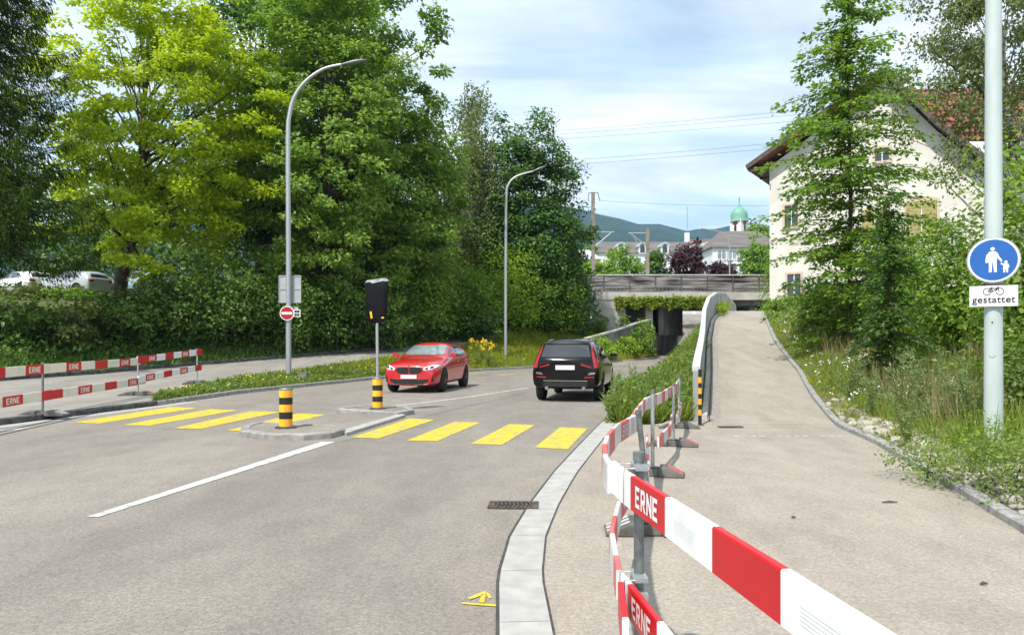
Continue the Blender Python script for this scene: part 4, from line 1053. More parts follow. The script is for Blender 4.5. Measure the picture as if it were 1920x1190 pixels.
# retaining wall with sloping rail on the grassy bank
e = empty('bank_wall', (8.5, 57, 0), 'low weathered retaining wall with a sloping pale coping in the grass before the underpass', 'wall')
q = [P(1098, 636, 53), P(1150, 622, 56), P(1197, 606, 59), P(1219, 601, 61)]
g = MB(); c = MB()
for a, b in zip(q[:-1], q[1:]):
    o_ = Vector((8.5, 57, 0)); a = a - o_; b = b - o_
    nx = Vector((b.y - a.y, a.x - b.x, 0)).normalized() * .12
    vs = [a - nx, a + nx, b + nx, b - nx]
    vs = [Vector((v.x, v.y, -.3)) for v in vs] + vs
    g.add(vs, [(3, 2, 1, 0), (4, 5, 6, 7), (0, 1, 5, 4), (1, 2, 6, 5), (2, 3, 7, 6), (3, 0, 4, 7)])
    c.bar(a + Vector((0, 0, .06)), b + Vector((0, 0, .06)), .34, .11)
g.build('wall', M['conc_dark'], e); c.build('coping', M['conc_light'], e)
# small lantern by the abutment and lamps behind
q = P(1106, 606, 60.5); e = empty('path_lantern', (q.x, q.y, H1(q.x, q.y)), 'slim path lantern with a small white globe before the bridge abutment', 'lamp post')
zt = P(1106, 540, 60.5).z - H1(q.x, q.y)
g = MB(); g.tube([(0, 0, 0), (0, 0, zt)], .05, 8); g.build('pole', M['steel'], e)
g = MB(); g.lathe([(.03, zt - .08), (.15, zt + .02), (.18, zt + .15), (.12, zt + .26), (.02, zt + .30)], n=12); g.build('globe', M['sign_w'], e)

# catenary masts
def mast(px, ytop, Y, w, label, arms):
    q = P(px, 560, Y); e = empty('catenary_mast', (q.x, Y, 5.75), label, 'mast', 'railway catenary masts')
    zt = P(px, ytop, Y).z - 5.75
    g = MB(); g.box((0, 0, zt / 2), (w, w, zt)); g.build('mast_column', M['steel_rust'], e)
    for a, b in arms:
        g = MB(); p0 = P(*a, Y) - Vector((q.x, Y, 5.75)); p1 = P(*b, Y) - Vector((q.x, Y, 5.75)); g.tube([p0, p1], .05, 6); g.build('cantilever', M['steel'], e)
    return e
M['steel_rust'] = mat('weathered_mast', (.17, .14, .11), (.30, .28, .25), 1.5, .7, .2)
mast(1112, 361, 68, .30, 'tall brown catenary mast rising above the left end of the bridge', [((1104, 361), (1122, 361)), ((1104, 362), (1103, 377)), ((1121, 362), (1125, 376)), ((1114, 435), (1152, 435)), ((1116, 462), (1146, 436))])
mast(1214, 428, 69, .28, 'shorter catenary mast in the middle above the bridge', [((1214, 437), (1178, 437)), ((1212, 460), (1182, 438)), ((1196, 458), (1186, 440))])
def wire(px0, py0, px1, py1, Y, label):
    a, b = P(px0, py0, Y), P(px1, py1, Y); n = 10; pts = []
    for k in range(n + 1):
        t = k / n; p = a.lerp(b, t); p.z -= .5 * 4 * t * (1 - t); pts.append(p)
    g = MB(); g.tube([p - a for p in pts], .012, 5); tag(g.build('overhead_wire', M['black'], None, a), label, 'wire', 'overhead wires above the railway')
for w_ in ((960, 251, 2000, 148), (960, 257, 2000, 158), (960, 266, 2000, 172), (960, 308, 2000, 205), (960, 316, 2000, 216), (1122, 376, 1700, 378)):
    wire(*w_, 75, 'thin dark overhead wire crossing the sky above the railway')

# lamps behind the bridge
def far_lamp(px, base_py, ytop, tip, Y, label):
    q = P(px, base_py, Y); e = empty('street_lamp', (q.x, Y, 5.8), label, 'lamp post', 'street lamps beyond the bridge')
    o_ = Vector((q.x, Y, 5.8)); p = [Vector((0, 0, 0)), P(px, ytop + 25, Y) - o_, P(px - 3 * (1 if tip[0] < px else -1), ytop + 6, Y) - o_, P((px + tip[0]) / 2, (ytop + tip[1]) / 2 - 1, Y) - o_, P(*tip, Y) - o_]
    g = MB(); g.tube(p, [.09, .07, .06, .05, .05], 8); g.build('pole', M['steel'], e)
    g = MB(); a = p[-1]; d = (p[-1] - p[-2]).normalized(); g.tube([a, a + d * .35, a + d * .9], [.06, .11, .07], 8); g.build('lamp_head', M['steel'], e)
far_lamp(1368, 560, 440, (1330, 431), 80, 'thin street lamp bending left in front of the white town building')
far_lamp(1287, 505, 470, (1294, 464), 100, 'straight grey lamp standing in front of the purple tree')

# ------------------------------------------------------------------ house on the right
HY = 54.0; hz = H1(19, 54) - .6
HX, HA = 18.6, R(33)
e = empty('gabled_house', (HX, HY, hz), 'large cream plastered house with a steep gable behind the trees on the right', 'house', rz=-HA)
def hp(px, py):
    k = (px - 960) / 1400; s = (k * HY - HX) / (math.cos(HA) + k * math.sin(HA)); Yq = HY - s * math.sin(HA)
    return (s, H_CAM - (py - 640) / 1400 * Yq - hz)
apex = hp(1660, 142); le = hp(1443, 318); re_ = hp(1872, 352)
rk = hp(1757, 240)
g = MB(); g.prism([(le[0], -.8), (re_[0], -.8), (re_[0], re_[1] + .5), (rk[0], rk[1] - .2), (apex[0], apex[1] - .35), (le[0], le[1] + .2)], 0, 16, 'xz'); g.build('wall', M['plaster'], e)
def slope(pts, nm, m, th=.2, y0=-1.1, y1=16.4):
    g = MB()
    for (a, b) in zip(pts[:-1], pts[1:]):
        a = Vector((a[0], 0, a[1])); b = Vector((b[0], 0, b[1])); d = (b - a).normalized(); n_ = Vector((-d.z, 0, d.x));
        if n_.z < 0: n_ = -n_
        q = [a, b, b + n_ * th, a + n_ * th]
        g.prism([(v.x, v.z) for v in q], y0, y1, 'xz')
    return g.build(nm, m, e)
lo = hp(1408, 322)
slope([(apex[0], apex[1] - .1), (lo[0], lo[1])], 'roof', M['tile_red'])
slope([(apex[0] + .02, apex[1] - .1), (rk[0], rk[1] - .05), (re_[0] + .9, re_[1] + .0)], 'roof', M['timber'])
g = MB()                                              # dark verge boards and eave box seen at the front
for a, b in (((apex[0], apex[1] + .1), (lo[0], lo[1] + .12)), ((apex[0], apex[1] + .1), (rk[0], rk[1] + .12)), ((rk[0], rk[1] + .12), (re_[0] + .9, re_[1] + .2))):
    g.bar((a[0], -1.13, a[1]), (b[0], -1.13, b[1]), .06, .30)
for k in range(5):
    y_ = -.9 + k * 3; g.bar((lo[0] + .1, y_, lo[1] - .12), (le[0] + .1, y_, le[1] - .0), .16, .2)
g.box(((lo[0] + le[0]) / 2, 5, lo[1] - .02), (abs(le[0] - lo[0]), 12, .1))
g.build('verge_boards', M['timber'], e)
def hwin(px, py, w, h, shut=True, arch=False):
    c = hp(px, py); g = MB(); t = .16
    for s in (-1, 1): g.box((c[0] + s * (w / 2 + t / 2), -.03, c[1]), (t, .12, h)); 
    g.box((c[0], -.03, c[1] - h / 2 - t / 2), (w + 2 * t, .16, t))
    if arch: g.prism([(c[0] - w / 2 - t, c[1] + h / 2), (c[0] + w / 2 + t, c[1] + h / 2), (c[0] + w / 2 + t, c[1] + h / 2 + .12), (c[0] + w * .25, c[1] + h / 2 + .30), (c[0], c[1] + h / 2 + .36), (c[0] - w * .25, c[1] + h / 2 + .30), (c[0] - w / 2 - t, c[1] + h / 2 + .12)], -.09, .03)
    else: g.box((c[0], -.03, c[1] + h / 2 + t / 2), (w + 2 * t, .13, t))
    f = g.build('window', M['stone'], e)
    g = MB(); g.box((c[0], .005, c[1]), (w, .02, h)); g.build('pane', M['glass'], f)
    g = MB(); g.box((c[0], -.012, c[1]), (.06, .02, h)); g.box((c[0], -.012, c[1] + h * .12), (w - .07, .018, .05)); g.build('glazing_bar', M['sign_w'], f)
    if shut:
        for s in (-1, 1):
            g = MB(); g.box((c[0] + s * w * .26, -.055, c[1]), (w * .46, .03, h * .98))
            for k in range(9): g.box((c[0] + s * w * .26, -.075, c[1] - h * .44 + k * h * .11), (w * .38, .012, h * .05))
            g.build('shutter', M['shutter'], f)
hwin(1728, 408, 1.75, 2.1, True, True)
hwin(1484, 405, .9, 1.5, False); hwin(1489, 535, .9, 1.6, False)
hwin(1654, 290, .85, .85, False)
hwin(1640, 420, 1.5, 1.9, True)
# tiled roof of the wing behind
e = empty('tiled_wing', (36, 64, 6), 'red clay tiled roof of the house wing behind the gable, with a small finial', 'house')
o_ = Vector((36, 64, 6)); A = P(1703, 172, 64) - o_; B = P(2060, 165, 64) - o_; yb = 60.5
C_ = P(1752, 262, yb) - o_; D_ = P(2060, 262, yb) - o_
g = MB(); n = 9; m_ = 34
for i in range(n):
    for j in range(m_):
        t0, t1 = i / n, (i + 1) / n; u0, u1 = j / m_, (j + 1) / m_ - .003
        a0 = A.lerp(C_, t0).lerp(B.lerp(D_, t0), u0); a1 = A.lerp(C_, t0).lerp(B.lerp(D_, t0), u1)
        b0 = A.lerp(C_, t1).lerp(B.lerp(D_, t1), u0); b1_ = A.lerp(C_, t1).lerp(B.lerp(D_, t1), u1)
        lift = Vector((0, -.07, .09)); am = (a0 + a1) / 2 + Vector((0, -.05, .06)); bm_ = (b0 + b1_) / 2 + Vector((0, -.05, .06)) + lift
        g.add([a0, am, a1, b1_ + lift, bm_, b0 + lift, b0, b1_], [(0, 1, 4, 5), (1, 2, 3, 4), (5, 4, 3, 7, 6)])
g.add([A + Vector((0, .3, -.1)), B + Vector((0, .3, -.1)), D_ + Vector((0, .1, -.12)), C_ + Vector((0, .1, -.12))], [(0, 1, 2, 3)])
g.build('roof', M['tile_red'], e)
g = MB(); g.tube([A + Vector((-.1, 0, .05)), B + Vector((0, 0, .05))], .16, 8); g.build('ridge_tiles', M['tile_red'], e)
f = P(1763, 170, 64) - o_
g = MB(); g.tube([f, f + Vector((0, 0, .5)), f + Vector((0, 0, .55)), f + Vector((0, 0, 1.1)), f + Vector((0, 0, 2.6))], [.12, .10, .17, .05, .02], 8); g.build('finial', M['steel_dark'], e)
g = MB(); g.box((C_.x + 7, 2.5, C_.z / 2 - .3), (14, 6, C_.z - .5)); g.build('wall', M['plaster'], e)

# ------------------------------------------------------------------ town beyond the railway
def block(label, x0, x1, Y, ze, zr, depth, wallm, roofm, cat='building', hip=1.5):
    cx = (x0 + x1) / 2; e = empty('town_building', (cx, Y, 6.0), label, cat)
    hw = (x1 - x0) / 2; ze -= 6; zr -= 6
    g = MB(); g.box((0, depth / 2, ze / 2 - 1), (2 * hw, depth, ze + 2)); g.build('wall', wallm, e)
    g = MB(); o = .5
    vs = [(-hw - o, -o, ze), (hw + o, -o, ze), (hw + o, depth + o, ze), (-hw - o, depth + o, ze), (-hw + hip, depth / 2, zr), (hw - hip, depth / 2, zr)]
    g.add(vs, [(0, 1, 5, 4), (2, 3, 4, 5), (1, 2, 5), (3, 0, 4), (3, 2, 1, 0)]); g.build('roof', roofm, e)
    return e, cx
def twin(e, cx, Y, px, py, w, h, frame=True):
    q = P(px, py, Y); x, z = q.x - cx, q.z - 6
    g = MB(); t = .14
    for s in (-1, 1): g.box((x + s * (w / 2 + t / 2), -.04, z), (t, .14, h)); g.box((x, -.04, z + s * (h / 2 + t / 2)), (w + 2 * t, .15, t))
    f = g.build('window', M['sign_w'], e)
    g = MB(); g.box((x, -.01, z), (w, .03, h)); g.build('pane', M['glass_pale'], f)
    g = MB(); g.box((x, -.035, z), (.1, .03, h)); g.build('mullion', M['sign_w'], f)
M['glass_pale'] = mat('pale_window_glass', (.16, .19, .23), (.34, .37, .42), .6, .15)
Y = 170
a, b = P(1112, 500, Y), P(1338, 500, Y)
e, cx = block('long white town building with a grey tiled roof and dormer windows', a.x, b.x, Y, P(0, 474, Y).z, P(0, 447, Y).z, 12, M['plaster_w'], M['tile_grey'])
def dormer(e, cx, Y, px):
    q = P(px, 476, Y); x, z = q.x - cx, q.z - 6; g = MB(); w = 1.7
    ar = [(x - w / 2, z), (x + w / 2, z), (x + w / 2, z + 1.5), (x + w * .35, z + 2.1), (x, z + 2.4), (x - w * .35, z + 2.1), (x - w / 2, z + 1.5)]
    g.prism([(x + (u - x) * 1.25, v + .12) for u, v in ar[1:]] [:0] or ar, -.45, 4); d = g.build('dormer', M['plaster_w'], e)
    g = MB(); pts = [(x + (u - x) * 1.32, z + (v - z) * 1.10 + .04) for u, v in ar[2:]]; pin = [(u, v) for u, v in ar[2:]]
    g.prism(pts + [(u, v - .02) for u, v in pin[::-1]], -.7, 4.1); g.build('dormer_roof', M['copper_pale'], d)
    g = MB(); g.prism([(x + (u - x) * .62, z + .25 + (v - z) * .78) for u, v in ar], -.50, -.46); g.build('pane', M['glass'], d)
M['copper_pale'] = mat('pale_copper_roof', (.34, .44, .43), (.44, .52, .5), 1, .6)
for px in (1164, 1204, 1246): dormer(e, cx, Y, px)
for px in (1150, 1172, 1196, 1220, 1244, 1262): twin(e, cx, Y, px, 492, 1.5, 1.9)
a, b = P(1298, 500, 160), P(1352, 500, 160)
e, cx = block('white town house with a grey roof and one dormer beside the purple tree', a.x, b.x, 160, P(0, 474, 160).z, P(0, 446, 160).z, 10, M['plaster_w'], M['tile_grey'], hip=.3)
dormer(e, cx, 160, 1326)
for px in (1312, 1330): twin(e, cx, 160, px, 496, 1.5, 1.8)
a, b = P(1296, 447, 200), P(1352, 447, 200)
e, cx = block('roof with red tiles showing behind the grey town roofs', a.x, b.x, 200, P(0, 452, 200).z, P(0, 443, 200).z, 12, M['plaster_w'], M['tile_red'])
g = MB(); q = P(1296, 440, 200); g.box((q.x - cx, 5, q.z - 6.8), (1.2, 1.2, 4)); g.build('chimney', M['plaster_w'], e)
g = MB(); q = P(1297, 425, 200); g.tube([(q.x - cx, 5, q.z - 8), (q.x - cx, 5, q.z + .3)], .05, 6); g.build('antenna', M['steel_dark'], e)
Y = 135; a, b = P(1336, 500, Y), P(1470, 500, Y)
e, cx = block('big white town building with large windows under a grey saddle roof', a.x, b.x, Y, P(0, 464, Y).z, P(0, 424, Y).z, 12, M['plaster_w'], M['tile_grey'], hip=3.0)
for px in (1353, 1373, 1394, 1414):
    twin(e, cx, Y, px, 478, 1.5, 1.5); twin(e, cx, Y, px, 502, 1.5, 1.5)
for px in (1363.5, 1384, 1404): 
    q = P(px, 478, Y); g = MB(); g.box((q.x - cx, -.05, q.z - 6), (.14, .1, 1.6)); g.build('downpipe', M['steel_dark'], e)
Y = 120; a, b = P(1078, 500, Y), P(1122, 500, Y)
e, cx = block('small white gabled house left of the tall catenary mast', a.x, b.x, Y, P(0, 486, Y).z, P(0, 462, Y).z, 9, M['plaster_w'], M['white_cap'], hip=1.0)
twin(e, cx, Y, 1096, 492, .9, 1.0)
# church tower
Y = 260; q = P(1386, 430, Y); e = empty('church_tower', (q.x, Y, 6.5), 'white church tower with a green copper onion dome', 'tower')
s = Y / 1400; zb = P(0, 432, Y).z - 6.5; z1 = P(0, 412, Y).z - 6.5; hw = 16 * s
g = MB(); rot = R(38)
g.box((0, 0, z1 / 2), (hw * 1.5, hw * 1.5, z1), rot)
o = g.build('wall', M['plaster_w'], e)
g = MB(); prof = [(17, 416), (15.5, 412), (15.8, 405), (14.5, 399), (11, 394), (7, 390.5), (3.5, 387), (1.6, 383), (.9, 378)]
g.lathe([(r_ * s, P(0, y_, Y).z - 6.5) for r_, y_ in prof], n=16, smooth=True); g.build('onion_dome', M['copper'], e)
g = MB(); zt = P(0, 378, Y).z - 6.5; g.tube([(0, 0, zt), (0, 0, zt + 1.6)], .12, 6); g.lathe([(.05, zt + .3), (.3, zt + .55), (.05, zt + .8)], n=8); g.build('spire_ball', M['steel_dark'], e)
g = MB()
for sgn in (-1, 1):
    a_ = rot + (0 if sgn > 0 else -math.pi / 2); d = Vector((math.cos(a_), math.sin(a_), 0)); 
    d = Vector((sgn * .66, -.75, 0)).normalized()
for k in (0, 1):
    f = MB(); f.lathe([(5.0 * s, 0), (5.0 * s, .12)], n=20, axis='y'); o = f.build('clock_face', M['sign_r'], e)
    ang = rot + (0 if k == 0 else -math.pi / 2) ; nrm_ = Vector((math.sin(ang), -math.cos(ang), 0))
    o.location = nrm_ * (hw * .75 + .02) + Vector((0, 0, P(0, 419, Y).z - 6.5)); o.rotation_euler.z = ang
    f = MB(); f.prism([(-.5, -1), (.5, -1), (.5, .5), (.25, .95), (0, 1.1), (-.25, .95), (-.5, .5)], -.02, .12); o2 = f.build('belfry_opening', M['black'], e)
    o2.location = nrm_ * (hw * .75 + .02) + Vector((0, 0, P(0, 428.5, Y).z - 6.5)); o2.rotation_euler.z = ang

# distant hills
def hill(name, pts, Y, thick, label, m):
    g = MB(); xs = np.linspace(pts[0][0], pts[-1][0], 90); px = [p[0] for p in pts]; py = [p[1] for p in pts]
    rng = np.random.default_rng(4); rings = []
    rows_ = [(0, 0), (.25, .22), (.5, .5), (.75, .8), (1.0, 1.0), (1.5, .8), (2.2, 0)]
    for t, hgt in rows_:
        yy = Y - thick + thick * t; r_ = []
        for x in xs:
            x = x + 0
            zt = P(x, float(np.interp(x, px, py)), Y).z; X_ = (x - 960) / 1400 * Y
            r_.append((X_, yy + rng.normal(0, 12), max(0, (zt - 5)) * hgt + 5 + (rng.normal(0, 3.2) if hgt > 0 else -3)))
        rings.append(r_)
    n_ = len(xs); vs = [p for r_ in rings for p in r_]
    g.add(vs, [(i * n_ + j, i * n_ + j + 1, (i + 1) * n_ + j + 1, (i + 1) * n_ + j) for i in range(len(rows_) - 1) for j in range(n_ - 1)], smooth=True)
    tag(g.build(name, m), label, 'hill', kind='structure')
hill('hill', [(-600, 470), (300, 410), (700, 396), (1000, 380), (1070, 390), (1150, 409), (1220, 424), (1300, 432), (1420, 452), (1600, 470), (2000, 490), (2600, 500)], 1700, 700, 'blue green wooded hill falling to the right behind the town', M['hill'])
hill('hill', [(700, 470), (1200, 452), (1300, 430), (1350, 424), (1400, 428), (1440, 423), (1520, 418), (1700, 430), (2500, 470)], 2300, 500, 'second wooded ridge behind the church tower', M['hill'])
# ------------------------------------------------------------------ vegetation
NR = np.random.default_rng(11)
def unit(v): return v / np.maximum(np.linalg.norm(v, axis=-1, keepdims=True), 1e-6)
def rdir(n, r=None): return unit((r or NR).normal(size=(n, 3)))
def leaf_mesh(name, Pp, A, N, L, Wd, m, parent=None, fold=.12):
    """one folded diamond per leaf"""
    A = unit(A); S = unit(np.cross(A, N)); N2 = np.cross(S, A)
    L = L[:, None]; Wd = Wd[:, None]
    mid = Pp + A * L * .45
    v = np.stack([Pp, mid + S * Wd * .5 + N2 * Wd * fold, Pp + A * L, mid - S * Wd * .5 + N2 * Wd * fold], 1).reshape(-1, 3)
    n = len(Pp); me = bpy.data.meshes.new(name)
    me.vertices.add(n * 4); me.vertices.foreach_set('co', v.astype(np.float32).ravel())
    me.loops.add(n * 4); me.loops.foreach_set('vertex_index', np.arange(n * 4, dtype=np.int32))
    me.polygons.add(n); me.polygons.foreach_set('loop_start', np.arange(n, dtype=np.int32) * 4)
    try: me.polygons.foreach_set('loop_total', np.full(n, 4, np.int32))
    except Exception: pass
    me.materials.append(m); me.update(calc_edges=True)
    return link(name, me, parent)
def clump_leaves(C, rc, per, size, out, flat=.6, droop=.15, up=.7):
    """leaves scattered in clumps C (K,3) of radius rc; out (K,3) points outwards"""
    K = len(C); n = K * per
    ci = np.repeat(np.arange(K), per); rr = (rc if np.ndim(rc) else np.full(K, rc))[ci]
    d = rdir(n) * (NR.random(n) ** .45)[:, None] * rr[:, None]; d[:, 2] *= flat
    p = C[ci] + d
    N = unit(out[ci] * .45 + np.array([0, 0, up]) + unit(d) * .4 + NR.normal(size=(n, 3)) * .42)
    A = unit(np.cross(N, NR.normal(size=(n, 3))) + unit(d) * .5 - np.array([0, 0, droop]))
    L = size * NR.uniform(.65, 1.3, n)
    return p, A, N, L, L * NR.uniform(.46, .68, n)
def lumpy(d, seed, amt=.2):
    a = np.arctan2(d[:, 1], d[:, 0]); z = d[:, 2]; s = seed * 1.7
    return 1 + amt * (np.sin(3 * a + s) * np.cos(4 * z + s * 2) + .6 * np.sin(5 * a - 2.3 * s + 6 * z))
def limbs(g, base, c, r, tr, targets, bend=.06, splits=None):
    b = Vector(base); top = Vector(c) + Vector((0, 0, r[2] * .55)); rng = random.Random(int(abs(base[0] * 91 + base[1] * 7)))
    n = 9; tp = []
    for k in range(n):
        t = k / (n - 1); p = b.lerp(top, t) + Vector((math.sin(t * 5 + base[0]) * bend * (top - b).length * .3 * t * (1 - t) * 2, math.cos(t * 4 + base[1]) * .1 * t, 0)); tp.append(p)
    tp[0].z -= .4
    g.tube(tp, [tr * (1.25 if k == 0 else (1 - .86 * k / (n - 1))) for k in range(n)], 10)
    for q in targets:
        q = Vector(q); hgt = min(max((q.z - r[2] * .45 - b.z) / max(top.z - b.z, .1), .22), .93)
        i = hgt * (n - 1); i0 = int(i); s = tp[i0].lerp(tp[min(i0 + 1, n - 1)], i - i0)
        m = s.lerp(q, .5) + Vector((rng.uniform(-.1, .1), rng.uniform(-.1, .1), .06)) * (q - s).length
        rr = tr * (1 - .8 * hgt) * .42
        pts = [s, s.lerp(m, .5) + Vector((0, 0, -.02)) * (q - s).length, m, m.lerp(q, .55), q]
        g.tube(pts, [rr, rr * .75, rr * .5, rr * .32, rr * .14], 6, caps=False)
def broadleaf(name, label, base, c, r, K, per, rc, leaf, lm, tr=.3, seed=1, group=None, cat='tree', shell=.5, nl=26, flat=.6, zcut=-1, bark='bark', up=.7, droop=.15, lump=.2, bend=.06):
    global NR
    NR = np.random.default_rng(seed * 101 + 5)
    e = empty(name, base, label, cat, group)
    c = np.array(c, float); r = np.array(r, float)
    d = rdir(int(K * 1.6)); d = d[d[:, 2] > zcut][:K]
    rad = (shell + (1 - shell) * NR.random(len(d)) ** .6) * lumpy(d, seed, lump)
    C = c + d * rad[:, None] * r
    rcs = rc * NR.uniform(.6, 1.25, len(C))
    b = np.array(base)
    L = clump_leaves(C - b, rcs, per, leaf, d, flat, droop, up)
    leaf_mesh('crown', *L, LM[lm] if isinstance(lm, str) else lm, e)
    g = MB(); idx_ = NR.permutation(len(C))[:nl]
    limbs(g, (0, 0, 0), c - b, r, tr, [(C[i] - b) * .97 for i in idx_], bend=bend)
    g.build('trunk', M[bark], e)
    return e
def shrub(label, px, ytop, ybot, Y, hw, lm, seed, name='shrub', leaf=.2, K=None, per=42, group='shrubs on the left bank', up=.6, dy=1.0):
    x0 = P(px, 0, Y).x; zt = P(0, ytop, Y).z; w = hw / 1400 * Y; zg = H1(x0, Y)
    h = max(zt - zg, .6); K = K or int(46 + 10 * h * w)
    return broadleaf(name, label, (x0, Y, zg), (x0, Y, zg + h * .5), (w, max(w * dy, .8), h * .52), K, per, max(.38, .2 * h), leaf, lm, tr=(.06 + .012 * h) * min(1, h / 1.6) ** 1.6, seed=seed, group=group, cat='shrub', shell=.35, nl=12, zcut=-.95, up=up)

G3 = 'broad green trees on the left bank'
# --- left trees
b = (-20.4, 38.5, H1(-20.4, 38.5))
broadleaf('lime_tree', 'bright yellow green tree with a dark visible trunk at the left', b, (-17.4, 36.8, 12.6), (5.9, 4.6, 7.7), 360, 130, .86, .235, 'lime', tr=.34, seed=3, shell=.42, nl=60, flat=.36, up=.8, lump=.28, bend=.2)
broadleaf('broadleaf_tree', 'tall deep green tree with big leaves behind the tall left street lamp', (-10.6, 41.5, H1(-10.6, 41.5)), (-9.9, 40.5, 13.0), (5.2, 4.6, 9.6), 560, 130, .88, .255, 'plane', tr=.42, seed=5, group=G3, shell=.55, nl=50, flat=.4, lump=.28)
broadleaf('broadleaf_tree', 'green tree bulging right towards the birch, lower than its left neighbour', (-7.3, 45, H1(-7.3, 45)), (-6.6, 44.2, 9.6), (3.6, 3.4, 5.9), 280, 120, .82, .255, 'plane', tr=.3, seed=6, group=G3, shell=.5, nl=30, flat=.5)
broadleaf('broadleaf_tree', 'dark green tree filling the gap above and behind the lime green tree', (-16.2, 48, H1(-16.2, 48)), (-15.6, 47, 16.5), (6.6, 4.5, 9.5), 330, 85, 1.25, .34, 'deep', tr=.4, seed=7, group=G3, shell=.55, nl=30)
broadleaf('broadleaf_tree', 'dark tree with thin leaning crown against the sky behind the tallest green tree', (-11.8, 49, H1(-11.8, 49)), (-11.4, 48.5, 19), (4.3, 4, 7.4), 170, 70, 1.1, .30, 'plane', tr=.35, seed=8, group=G3, shell=.5, nl=40)
broadleaf('round_tree', 'dark rounded tree right of the birch ending at the railway', (-1.5, 54.3, H1(-1.5, 54.3)), (1.2, 53.8, 9.6), (3.9, 3.2, 8.0), 420, 110, .95, .27, 'deep', tr=.3, seed=9, shell=.5, nl=26)
broadleaf('broadleaf_tree', 'dark tree low behind the left end of the bridge wall', (4.0, 58.5, H1(4.0, 58.5)), (3.9, 58.3, 6.6), (1.9, 2.0, 4.0), 150, 85, .7, .26, 'deep', tr=.16, seed=10, group=G3, shell=.45, nl=14)
def birch(name, label, base, c, r, K, seed, tr, strands, lm='birch', leaf=.17, group=None):
    global NR
    NR = np.random.default_rng(seed); e = empty(name, base, label, 'tree', group); b = np.array(base)
    d = rdir(K); rad = .35 + .65 * NR.random(K) ** .6; C = np.array(c) + d * rad[:, None] * np.array(r) * lumpy(d, seed, .2)[:, None]
    ci = np.repeat(np.arange(K), strands); S = C[ci] + NR.normal(size=(len(ci), 3)) * .35
    ln_ = NR.uniform(.5, 1.7, len(ci)); per = 16; si = np.repeat(np.arange(len(ci)), per); t = NR.random(len(si))
    p = S[si] + NR.normal(size=(len(si), 3)) * .07; p[:, 2] -= t * ln_[si]; p[:, 0] += .15 * t * NR.normal(size=len(si))
    A = NR.normal(size=(len(si), 3)) * .7 - np.array([0, 0, .9]); N = NR.normal(size=(len(si), 3)) + np.array([-.2, -.5, .4])
    L = leaf * NR.uniform(.7, 1.2, len(si)); leaf_mesh('crown', p - b, A, N, L, L * .62, LM[lm], e)
    g = MB(); limbs(g, (0, 0, 0), np.array(c) - b, r, tr, [C[i] - b for i in range(0, K, max(1, K // 34))]); g.build('trunk', M['bark_birch'], e); return e
birch('birch_tree', 'slender grey green birch with hanging twigs left of the dark rounded tree', (-3.0, 53, H1(-3, 53)), (-2.9, 52.5, 11.8), (2.4, 2.0, 6.6), 190, 24, .2, 7, leaf=.2)
birch('birch_tree', 'feathery birch top standing above the other birch on the sky line', (-2.9, 55.5, H1(-2.9, 55.5)), (-3.0, 55.3, 17.4), (1.0, 1.0, 4.4), 46, 22, .16, 5, leaf=.2)
# spruce on the left edge
def spruce(label, base, ztop, rmax, seed, zlow=2.0):
    global NR
    NR = np.random.default_rng(seed); e = empty('spruce_tree', base, label, 'tree'); b = np.array(base); g = MB()
    hgt = ztop - base[2]; g.tube([(0, 0, -.3), (0, 0, hgt * .5), (0, 0, hgt)], [.33, .2, .03], 10); PT = []; AX_ = []; NN = []
    z = zlow
    while z < hgt - .6:
        f = 1 - z / hgt; Lb = rmax * f ** .6 * NR.uniform(.8, 1.1); nb = 9; a0 = NR.uniform(0, 6.28)
        for k in range(nb):
            a = a0 + k * 2 * math.pi / nb + NR.normal() * .15; u = np.array([math.cos(a), math.sin(a), 0]); lb = Lb * NR.uniform(.75, 1.12)
            tt = np.linspace(0, 1, 8); cur = u[None] * (tt * lb)[:, None]; cur[:, 2] = z - .28 * lb * np.sin(tt * 2.4) + .10 * lb * tt ** 3
            g.tube([tuple(q) for q in cur], [.05 * (1 - .85 * t) for t in tt], 5, caps=False)
            n = int(560 * lb / rmax + 60); t = NR.random(n) ** .8; i = t * 7; i0 = np.minimum(i.astype(int), 6); q = cur[i0] + (cur[i0 + 1] - cur[i0]) * (i - i0)[:, None]
            side = np.array([-u[1], u[0], 0]); wsp = (1 - t) * .45 * lb * .5 + .12
            q = q + side * (NR.uniform(-1, 1, n) * wsp)[:, None]; q[:, 2] -= NR.random(n) ** 1.7 * .75 * np.sin(np.clip(t, .08, 1) * 2.7)
            PT.append(q); AX_.append(u * .5 + side * NR.normal(size=(n, 1)) * .5 + np.array([0, 0, -1.0]) * NR.uniform(.3, 1.3, (n, 1))); NN.append(NR.normal(size=(n, 3)) + np.array([0, 0, .8]))
        z += .62
    Pq = np.concatenate(PT); A = np.concatenate(AX_); N = np.concatenate(NN); L = NR.uniform(.10, .25, len(Pq))
    leaf_mesh('crown', Pq, A, N, L, L * .22, LM['spruce'], e); g.build('trunk', M['bark'], e)
spruce('dark spruce with drooping branches at the left picture edge', (-20.6, 29.5, H1(-20.6, 29.5)), 27, 4.3, 31, 4.3)

